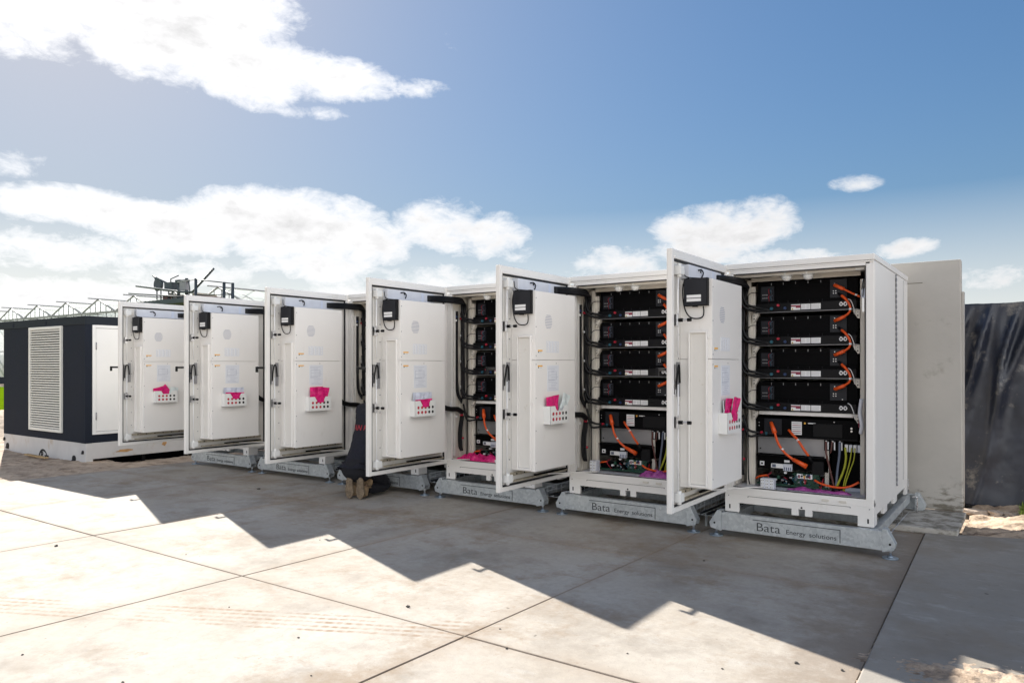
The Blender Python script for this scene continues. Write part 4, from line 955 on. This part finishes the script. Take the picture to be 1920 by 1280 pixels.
for q in range(nsl):
    z = lerp(lz0 + .062, lz1 - .085, q / (nsl - 1)); b.add([(lx0 + .05, ky0 - .032, z), (lx1 - .05, ky0 - .032, z), (lx1 - .05, ky0 - .032, z + .021), (lx0 + .05, ky0 - .032, z + .021), (lx0 + .05, ky0 - .006, z + .027), (lx1 - .05, ky0 - .006, z + .027)], [(0, 1, 2, 3), (3, 2, 5, 4), (0, 4, 5, 1)], LOUV)
b.obj('slats', lf)
b = MB(); dy0, dy1, dz0, dz1 = -.879, .42, .45, 2.246
for (a0, a1, c0, c1) in ((dy0, dy0 + .05, dz0, dz1), (dy1 - .05, dy1, dz0, dz1), (dy0 + .0502, dy1 - .0502, dz1 - .05, dz1), (dy0 + .0502, dy1 - .0502, dz0, dz0 + .045)): b.box(kx1 - .001, kx1 + .022, a0, a1, c0, c1, KD)
df = kp(b, 'door_frame', bevel=.003)
b = MB(); b.box(kx1 + .0005, kx1 + .014, dy0 + .055, dy1 - .055, dz0 + .05, dz1 - .055, KD); b.obj('door_leaf', df, bevel=.003)
b = MB()
for z in (.75, 1.9): b.cyl((kx1 + .024, dy0 + .053, z - .06), (kx1 + .024, dy0 + .053, z + .06), .010, PLATE, 8)
b.obj('hinge', df)
b = MB()
for y in (.1, .9, 1.0, 1.12, 1.3, 1.42): b.cyl((kx1 - .25, y, -.3), (kx1 - .25, y, .04), .035, BLACK, 10)
b.box(kx1 - 1.2, kx1 - .4, ky0 + .2, ky1, -.25, .3, BLACKM)  # black block stands in for the shade in the gap underneath
kp(b, 'conduit_and_dark_infill')
# timber lath lying on the soil before the base
b = MB(); b.box(-.42, .42, -.03, .03, 0, .022, mat('raw_timber', (.42, .28, .13), .8, var=.2, vscale=9))
o = b.obj('timber_lath', loc=(-11.45, -1.18, .03), bevel=.002); o.rotation_euler = (0, .0, -.03); tag(o, 'short raw timber lath lying on soil against the kiosk base', 'timber lath')

# ================================================================== GREENHOUSE
GF = mat('greenhouse_aluminium', (.34, .33, .34), .5, .2)
def glassmat():
    m = bpy.data.materials.new('greenhouse_glass'); m.use_nodes = True; t_ = m.node_tree; t_.nodes.clear()
    out = t_.nodes.new('ShaderNodeOutputMaterial'); mxs = t_.nodes.new('ShaderNodeMixShader'); tr_ = t_.nodes.new('ShaderNodeBsdfTransparent'); tl = t_.nodes.new('ShaderNodeBsdfTranslucent'); gl = t_.nodes.new('ShaderNodeBsdfGlossy'); m2 = t_.nodes.new('ShaderNodeMixShader')
    tl.inputs[0].default_value = (.92, .95, .94, 1); gl.inputs['Roughness'].default_value = .1; m2.inputs[0].default_value = .25
    t_.links.new(tl.outputs[0], m2.inputs[1]); t_.links.new(gl.outputs[0], m2.inputs[2])
    n = t_.nodes.new('ShaderNodeTexNoise'); n.inputs['Scale'].default_value = .5; g_ = t_.nodes.new('ShaderNodeNewGeometry'); t_.links.new(g_.outputs['Position'], n.inputs['Vector'])
    r = t_.nodes.new('ShaderNodeMapRange'); r.inputs['To Min'].default_value = .30; r.inputs['To Max'].default_value = .6; t_.links.new(n.outputs['Fac'], r.inputs['Value'])
    t_.links.new(r.outputs[0], mxs.inputs[0]); t_.links.new(tr_.outputs[0], mxs.inputs[1]); t_.links.new(m2.outputs[0], mxs.inputs[2]); t_.links.new(mxs.outputs[0], out.inputs[0])
    return m
GG = glassmat()
t = empty('greenhouse', (-69, 20.5, 0)); tag(t, 'long glass greenhouse with a row of pointed gables beyond the dark kiosk', 'greenhouse')
gy, gyb, EV, PK, BW = 20.5, 90.0, 5.46, 6.43, 5.06
px0 = -39.35
def gp(b, name): o = b.obj(name, t); o.location = (69, -20.5, 0); return o
for k in range(14):
    xc = px0 - BW * k; xl, xr = xc - BW / 2, xc + BW / 2
    b = MB()
    for a_, c_ in (((xl, EV), (xc, PK)), ((xc, PK), (xr, EV))): b.cyl((a_[0], gy, a_[1]), (c_[0], gy, c_[1]), .06, GF, 6)
    for q in range(1, 4):
        for sx in (-1, 1):
            x = xc + sx * BW / 2 * (q - .5) / 3.2; zt = PK - (PK - EV) * abs(x - xc) / (BW / 2); b.cyl((x, gy, EV), (x, gy, zt), .035, GF, 5)
    b.box(xc - .07, xc + .07, gy - .7, gy + 9, PK, PK + .07, GF); b.box(xc - .03, xc + .03, gy + 9, gyb, PK, PK + .04, GF)
    b.box(xr - .08, xr + .08, gy, gyb, EV - .08, EV + .04, GF)
    if k < 2:
        for q in range(36):
            y = gy + 1 + q * 1.6; b.cyl((xc, y, PK), (xr, y, EV), .022, GF, 5); b.cyl((xc, y, PK), (xl, y, EV), .022, GF, 5)
    for q in range(5):
        x = xl + q * BW / 4; b.cyl((x, gy, 0), (x, gy, EV), .035, GF, 5)
    gp(b, 'gable_frame')
    b = MB(); b.add([(xl, gy, EV), (xr, gy, EV), (xc, gy, PK)], [(0, 1, 2)], GG); b.add([(xl, gy, EV), (xc, gy, PK), (xc, gyb, PK), (xl, gyb, EV)], [(0, 1, 2, 3)], GG); b.add([(xc, gy, PK), (xr, gy, EV), (xr, gyb, EV), (xc, gyb, PK)], [(0, 1, 2, 3)], GG)
    gp(b, 'roof_glass')
xa, xb = px0 - BW * 13.5, px0 + BW / 2
b = MB(); b.box(xa, xb, gy - .12, gy + .09, EV - .10, EV + .04, GF); b.box(xa, xb, gy - .04, gy + .04, 2.7, 2.76, GF)
b.box(xb - .06, xb + .06, gy, gyb, EV - .12, EV + .02, GF)
for q in range(30): b.cyl((xb, gy + q * 2.3, 0), (xb, gy + q * 2.3, EV), .035, GF, 5)
gp(b, 'gutter')
b = MB(); b.box(xa, xb, gy - .012, gy + .012, .5, EV - .12, GG); b.box(xb - .012, xb + .012, gy + .1, gyb, .5, EV - .12, GG); gp(b, 'wall_glass')
b = MB(); b.box(xa, xb, gy - .1, gy + .1, -.1, .5, DARKF); b.box(xb - .1, xb + .1, gy + .1, gyb, -.1, .5, DARKF); gp(b, 'plinth')
b = MB(); CROP = mat('crop_green', (.07, .13, .06), .9, var=.4, vscale=1.5)
b.box(xa + 1, xb - 1, gy + 2, gyb - 2, .3, 2.5, CROP); gp(b, 'crop_rows')

# ================================================================== SITE STRUCTURES BEHIND THE LEFT CABINETS
OLIVE = mat('olive_paint', (.045, .05, .022), .7, var=.2, vscale=3)
RIG = mat('dark_painted_steel', (.06, .075, .085), .5, .3, var=.2, vscale=6)
t = empty('site_hut', (-20.3, 7.5, 0)); tag(t, 'flat-roofed dark olive hut just showing above the leftmost cabinet door', 'hut')
def hp(b, name, bv=.0): o = b.obj(name, t, bevel=bv); o.location = (20.3, -7.5, 0); return o
b = MB(); b.box(-22.0, -18.75, 6.0, 9.0, 3.46, 3.58, OLIVE); b.box(-22.03, -18.72, 5.97, 6.0, 3.50, 3.655, RIG); b.box(-18.75, -18.70, 5.97, 9, 3.50, 3.655, RIG); hp(b, 'roof', .01)
b = MB(); b.box(-21.7, -19.0, 6.3, 8.8, -.15, 3.46, OLIVE); hp(b, 'wall', .01)
b = MB(); rs = random.Random(9)
for k in range(26):
    x = rs.uniform(-20.9, -18.9); s_ = rs.uniform(.05, .2); b.box(x, x + s_ * 1.6, 6.3 + rs.random() * .5, 6.9 + rs.random() * .4, 3.58, 3.68 + rs.random() * .2, rs.choice([RIG, STAIN, OLIVE, BROWN]))
tag(b.obj('machine_deck'), 'brown heap of machine parts on top of the olive hut roof', 'machine')
for k, (x, z, rd, lab) in enumerate([(-20.9, 4.20, True, 'round floodlight on the hut roof, left of the square one'), (-20.2, 4.12, False, 'square floodlight on the hut roof, beside the round one')]):
    t = empty('floodlight', (x, 6.3, 3.6)); tag(t, lab, 'floodlight', 'floodlights above the olive hut')
    b = MB()
    for sx in (-.12, .12): b.cyl((sx, 0, 0), (sx, 0, z - 3.62), .022, RIG, 6)
    b.cyl((-.14, 0, .3), (.14, 0, .2), .015, RIG, 6); b.obj('stand', t)
    b = MB()
    if rd: b.cyl((0, .05, z - 3.6), (0, -.06, z - 3.6), .18, RIG, 20, .22)
    else: b.prism([(-.20, z - 3.75), (.20, z - 3.75), (.22, z - 3.5), (-.22, z - 3.5)], .2, RIG, 'y', -.1)
    b.obj('lamp_head', t)
t = empty('antenna_mast', (-19.75, 6.3, 3.6)); tag(t, 'slim mast with a small cap right of the square floodlight on the hut', 'mast')
b = MB(); b.cyl((0, 0, 0), (0, 0, .66), .05, RIG, 8); b.obj('pole', t)
b = MB(); b.box(-.12, .12, -.05, .05, .56, .68, RIG); b.tube([(-.45, 0, .5), (-.45, 0, .74), (.0, 0, .82)], .018, RIG, 5, 1); b.obj('cap', t)
t = empty('antenna_mast', (-19.30, 6.3, 3.6)); tag(t, 'mast with a pale square box, rightmost of the masts on the hut roof', 'mast')
b = MB(); b.cyl((0, 0, 0), (0, 0, .70), .05, RIG, 8); b.tube([(.1, 0, .1), (.18, 0, .35), (.1, 0, .6)], .018, RIG, 5, 4); b.obj('pole', t)
b = MB(); b.box(-.28, .06, -.07, .07, .33, .60, PLATE); b.box(-.3, .1, -.05, .05, .60, .66, RIG); b.obj('junction_box', t)
t = empty('crane_boom', (-19, 6.1, 3.6)); tag(t, 'thin cranked pipe boom rising to upper right over the hut roof', 'boom')
b = MB(); b.tube([(-2.93, 0, .60), (-.2, 0, .25), (.35, 0, .22), (1.46, 0, .85)], .035, RIG, 6, 1); b.obj('long_pipe', t)
b = MB(); b.tube([(-3.6, .1, .40), (1.33, .1, -.03)], .025, RIG, 6, 1); b.obj('lower_pipe', t)
b = MB(); b.tube([(-2.26, .2, .92), (-2.1, .2, .84), (-1.43, .2, .62)], .03, RIG, 6, 1); b.tube([(-2.1, .2, .84), (-1.95, .2, .62)], .05, RIG, 6, 1); b.obj('short_arm', t)
t = empty('scaffold', (-17.4, 6, 0)); tag(t, 'light scaffold railing of three upright posts left of the gable end', 'scaffold')
for x, z in ((-18.31, 4.2), (-16.87, 4.0), (-16.45, 3.95)): b = MB(); b.cyl((x, 6, -.15), (x, 6, z), .045, RIG, 8); o = b.obj('post', t); o.location = (17.4, -6, 0)
b = MB(); b.tube([(-19.3, 6, 4.15), (-18.31, 6, 4.17), (-16.45, 6, 3.93)], .016, RIG, 5, 1); b.tube([(-18.31, 6, 3.7), (-16.45, 6, 3.62)], .016, RIG, 5, 1); o = b.obj('rail', t); o.location = (17.4, -6, 0)

# ================================================================== KNEELING PERSON
def skin_mesh(V, Ed, root, m, name, parent=None, sub=2):
    ks = list(V); me = bpy.data.meshes.new(name); me.from_pydata([V[k][0] for k in ks], [(ks.index(a), ks.index(c)) for a, c in Ed], []); me.update()
    o = bpy.data.objects.new(name, me); C.objects.link(o)
    md = o.modifiers.new('skin', 'SKIN'); md.use_smooth_shade = True
    for i, k in enumerate(ks):
        r = V[k][1]; r = (r, r) if not isinstance(r, tuple) else r
        me.skin_vertices[0].data[i].radius = r; me.skin_vertices[0].data[i].use_root = (k == root)
    if sub: sm = o.modifiers.new('sub', 'SUBSURF'); sm.levels = sub; sm.render_levels = sub
    dg = bpy.context.evaluated_depsgraph_get(); dg.update()
    m2 = bpy.data.meshes.new_from_object(o.evaluated_get(dg)); bpy.data.objects.remove(o)
    for p in m2.polygons: p.use_smooth = True
    m2.materials.clear(); m2.materials.append(m); m2.name = name
    o = bpy.data.objects.new(name, m2); C.objects.link(o)
    if parent: o.parent = parent
    return o
SKINM = mat('skin', (.50, .29, .20), .55, var=.06, vscale=12)
NAVY = mat('navy_workwear', (.005, .006, .014), .85, var=.3, vscale=12, bump=.6, bscale=20)
NAVYT = mat('dark_trousers', (.005, .005, .009), .85, var=.3, vscale=12, bump=.6, bscale=18)
BOOT = mat('tan_boot', (.23, .155, .085), .8, var=.3, vscale=14, bump=.5, bscale=50)
SOLE = mat('boot_sole', (.20, .15, .10), .9, var=.4, vscale=20, bump=.7, bscale=50)
HAIRM = mat('brown_hair', (.05, .03, .02), .7, var=.3, vscale=40)
P0 = empty('person', (-4.22, -.56, 0), .20)
tag(P0, 'person in navy workwear and tan boots kneeling, back turned, half hidden behind a door', 'person')
V = {'pel': ((0, 0, .44), .13), 'sp': ((0, .10, .62), .125), 'ch': ((0, .24, .86), .15), 'up': ((0, .34, 1.02), .12), 'nk': ((0, .42, 1.12), .055), 'hd': ((0, .47, 1.19), .085), 'hd2': ((0, .52, 1.28), .088),
     'ls': ((-.18, .33, 1.02), .07), 'le': ((-.26, .52, .82), .048), 'lw': ((-.16, .76, .86), .032), 'lp': ((-.14, .84, .87), (.038, .018)),
     'rs': ((.18, .33, 1.02), .07), 're': ((.26, .52, .82), .048), 'rw': ((.16, .76, .86), .032), 'rp': ((.14, .84, .87), (.038, .018)),
     'lh': ((-.09, .02, .38), .075), 'lk': ((-.14, .38, .09), .065), 'lm': ((-.12, .10, .09), .058), 'la': ((-.09, -.03, .15), .035),
     'rh': ((.09, .02, .38), .075), 'rk': ((.14, .38, .09), .065), 'rm': ((.12, .10, .09), .058), 'ra': ((.10, -.03, .15), .035)}
Ed = [('pel', 'sp'), ('sp', 'ch'), ('ch', 'up'), ('up', 'nk'), ('nk', 'hd'), ('hd', 'hd2'), ('up', 'ls'), ('ls', 'le'), ('le', 'lw'), ('lw', 'lp'), ('up', 'rs'), ('rs', 're'), ('re', 'rw'), ('rw', 'rp'), ('pel', 'lh'), ('lh', 'lk'), ('lk', 'lm'), ('lm', 'la'), ('pel', 'rh'), ('rh', 'rk'), ('rk', 'rm'), ('rm', 'ra')]
for s, S in (('l', -1), ('r', 1)):
    for q in range(4):
        bx = S * (.115 + .018 * q); L_ = (.062, .078, .074, .058)[q]
        V[f'{s}f{q}a'] = ((bx, .875, .875), .010); V[f'{s}f{q}b'] = ((bx, .875 + L_ * .55, .878), .009); V[f'{s}f{q}c'] = ((bx, .875 + L_ * .9, .862), .0075)
        Ed += [(s + 'p', f'{s}f{q}a'), (f'{s}f{q}a', f'{s}f{q}b'), (f'{s}f{q}b', f'{s}f{q}c')]
    V[s + 't1'] = ((S * .105, .82, .862), .011); V[s + 't2'] = ((S * .085, .865, .85), .009); Ed += [(s + 'p', s + 't1'), (s + 't1', s + 't2')]
V['nose'] = ((0, .61, 1.235), .014); Ed.append(('hd2', 'nose'))
for s, S in (('l', -1), ('r', 1)): V[s + 'ear'] = ((S * .095, .50, 1.25), .018); Ed.append(('hd2', s + 'ear'))
body = skin_mesh(V, Ed, 'pel', SKINM, 'body', P0)
J = {k: (V[k][0], V[k][1]) for k in ('pel', 'sp', 'ch', 'up', 'ls', 'le', 'lw', 'rs', 're', 'rw')}
J['pel'] = (V['pel'][0], (.18, .15)); J['sp'] = (V['sp'][0], (.19, .15)); J['ch'] = (V['ch'][0], (.225, .16)); J['up'] = (V['up'][0], (.185, .13))
J['nk'] = ((0, .40, 1.095), .075); J['lo'] = ((0, -.04, .37), (.165, .135))
for s in 'lr': J[s + 's'] = (V[s + 's'][0], .098); J[s + 'e'] = (V[s + 'e'][0], .066); J[s + 'w'] = (V[s + 'w'][0], .045)
jk = skin_mesh(J, [('pel', 'lo'), ('pel', 'sp'), ('sp', 'ch'), ('ch', 'up'), ('up', 'nk'), ('up', 'ls'), ('ls', 'le'), ('le', 'lw'), ('up', 'rs'), ('rs', 're'), ('re', 'rw')], 'pel', NAVY, 'jacket', P0)
T_ = {'pel': ((0, .02, .38), (.15, .13)), 'lo': ((0, .0, .31), (.12, .09))}
for s, S in (('l', -1), ('r', 1)):
    T_[s + 'h'] = ((S * .11, .02, .36), .125); T_[s + 'k'] = (V[s + 'k'][0], .085); T_[s + 'm'] = (V[s + 'm'][0], .066); T_[s + 'a'] = ((S * .11, -.03, .14), .062)
trm = skin_mesh(T_, [('pel', 'lo')] + [(a, c) for s in 'lr' for a, c in (('pel', s + 'h'), (s + 'h', s + 'k'), (s + 'k', s + 'm'), (s + 'm', s + 'a'))], 'pel', NAVYT, 'trousers', P0)
rm = MB(); rm.sphere((0, -.045, .345), 1, NAVYT, 28, 18, sx=.205, sy=.165, sz=.16); tmpo = rm.obj('tmp')
bmj = bmesh.new(); bmj.from_mesh(trm.data); bmj.from_mesh(tmpo.data); bmj.to_mesh(trm.data); bmj.free(); bpy.data.objects.remove(tmpo)
for p in trm.data.polygons: p.use_smooth = True
for S in (-1, 1):
    x = S * .078 + .045
    bt = skin_mesh({'a': ((x, .02, .17), .068), 'h': ((x, -.07, .21), (.068, .066)), 'm': ((x, -.10, .125), (.074, .060)), 't': ((x, -.10, .055), (.070, .045)), 'e': ((x, -.06, .045), (.05, .04))}, [('a', 'h'), ('h', 'm'), ('m', 't'), ('t', 'e')], 'h', BOOT, 'boot', P0)
    b = MB(); n = 18
    prof = [(.063 * math.cos(q) * (1.0 if math.sin(q) < 0 else .92), .135 + .128 * math.sin(q)) for q in [6.2832 * k / n for k in range(n)]]
    b.prism([(x + p[0] * (.82 if abs(p[1] - .16) < .04 else 1), p[1]) for p in prof], .022, SOLE, 'y', -.172)
    for q in range(7): b.box(x - .046, x + .046, -.178, -.1722, .040 + q * .030, .052 + q * .030, SOLE)
    b.obj('sole', bt, bevel=.004)
hr = MB(); hr.sphere((0, .50, 1.285), .108, HAIRM, 18, 12, sx=.92, sy=1.0, sz=.95)
hv = [v for v in hr.v]; hr.v = [(x, min(y, .585 - .3 * max(0, 1.30 - z)), max(z, 1.235)) for x, y, z in hv]; hr.obj('hair', P0)
b = MB()
for S in (-1, 1): b.sphere((S * .032, .590, 1.262), .011, LABELM, 10, 6); b.sphere((S * .032, .599, 1.262), .005, HOLEM, 8, 5)
b.box(-.024, .024, .585, .592, 1.196, 1.202, DKRED); b.obj('face_features', P0)
for ob, am in ((jk, .012), (trm, .010)):
    for v in ob.data.vertices:
        q = v.co; d_ = am * (fbm(q.x * 7, q.y * 7 + q.z * 11, 3) + .6 * fbm(q.x * 15, q.z * 24, 8)); v.co = q + v.normal * d_
# red lettering band on the back of the jacket
from mathutils.bvhtree import BVHTree
bvh = BVHTree.FromPolygons([v.co.copy() for v in jk.data.vertices], [tuple(p.vertices) for p in jk.data.polygons])
for s_, sz_, loc_, wt in (('S.TAN B', .085, (-.24, -1, .80), .003),):
    cu = bpy.data.curves.new('t', 'FONT'); cu.body = s_; cu.size = sz_; cu.offset = wt; tmp = bpy.data.objects.new('t', cu); C.objects.link(tmp)
    dg = bpy.context.evaluated_depsgraph_get(); dg.update(); me = bpy.data.meshes.new_from_object(tmp.evaluated_get(dg)); bpy.data.objects.remove(tmp)
    bm = bmesh.new(); bm.from_mesh(me); bmesh.ops.triangulate(bm, faces=bm.faces); bmesh.ops.subdivide_edges(bm, edges=bm.edges, cuts=2, use_grid_fill=True)
    for v in bm.verts:
        q = Vector((loc_[0] + v.co.x, -1.0, loc_[2] + v.co.y)); hit = bvh.ray_cast(q, Vector((0, 1, 0)))
        v.co = (hit[0] + Vector((0, -.007, 0))) if hit[0] else Vector((q.x, .2, q.z))
    bm.to_mesh(me); bm.free(); me.materials.clear(); me.materials.append(mat('red_print', (.24, .01, .02), .6))
    o = bpy.data.objects.new('red_lettering', me); C.objects.link(o); o.parent = jk
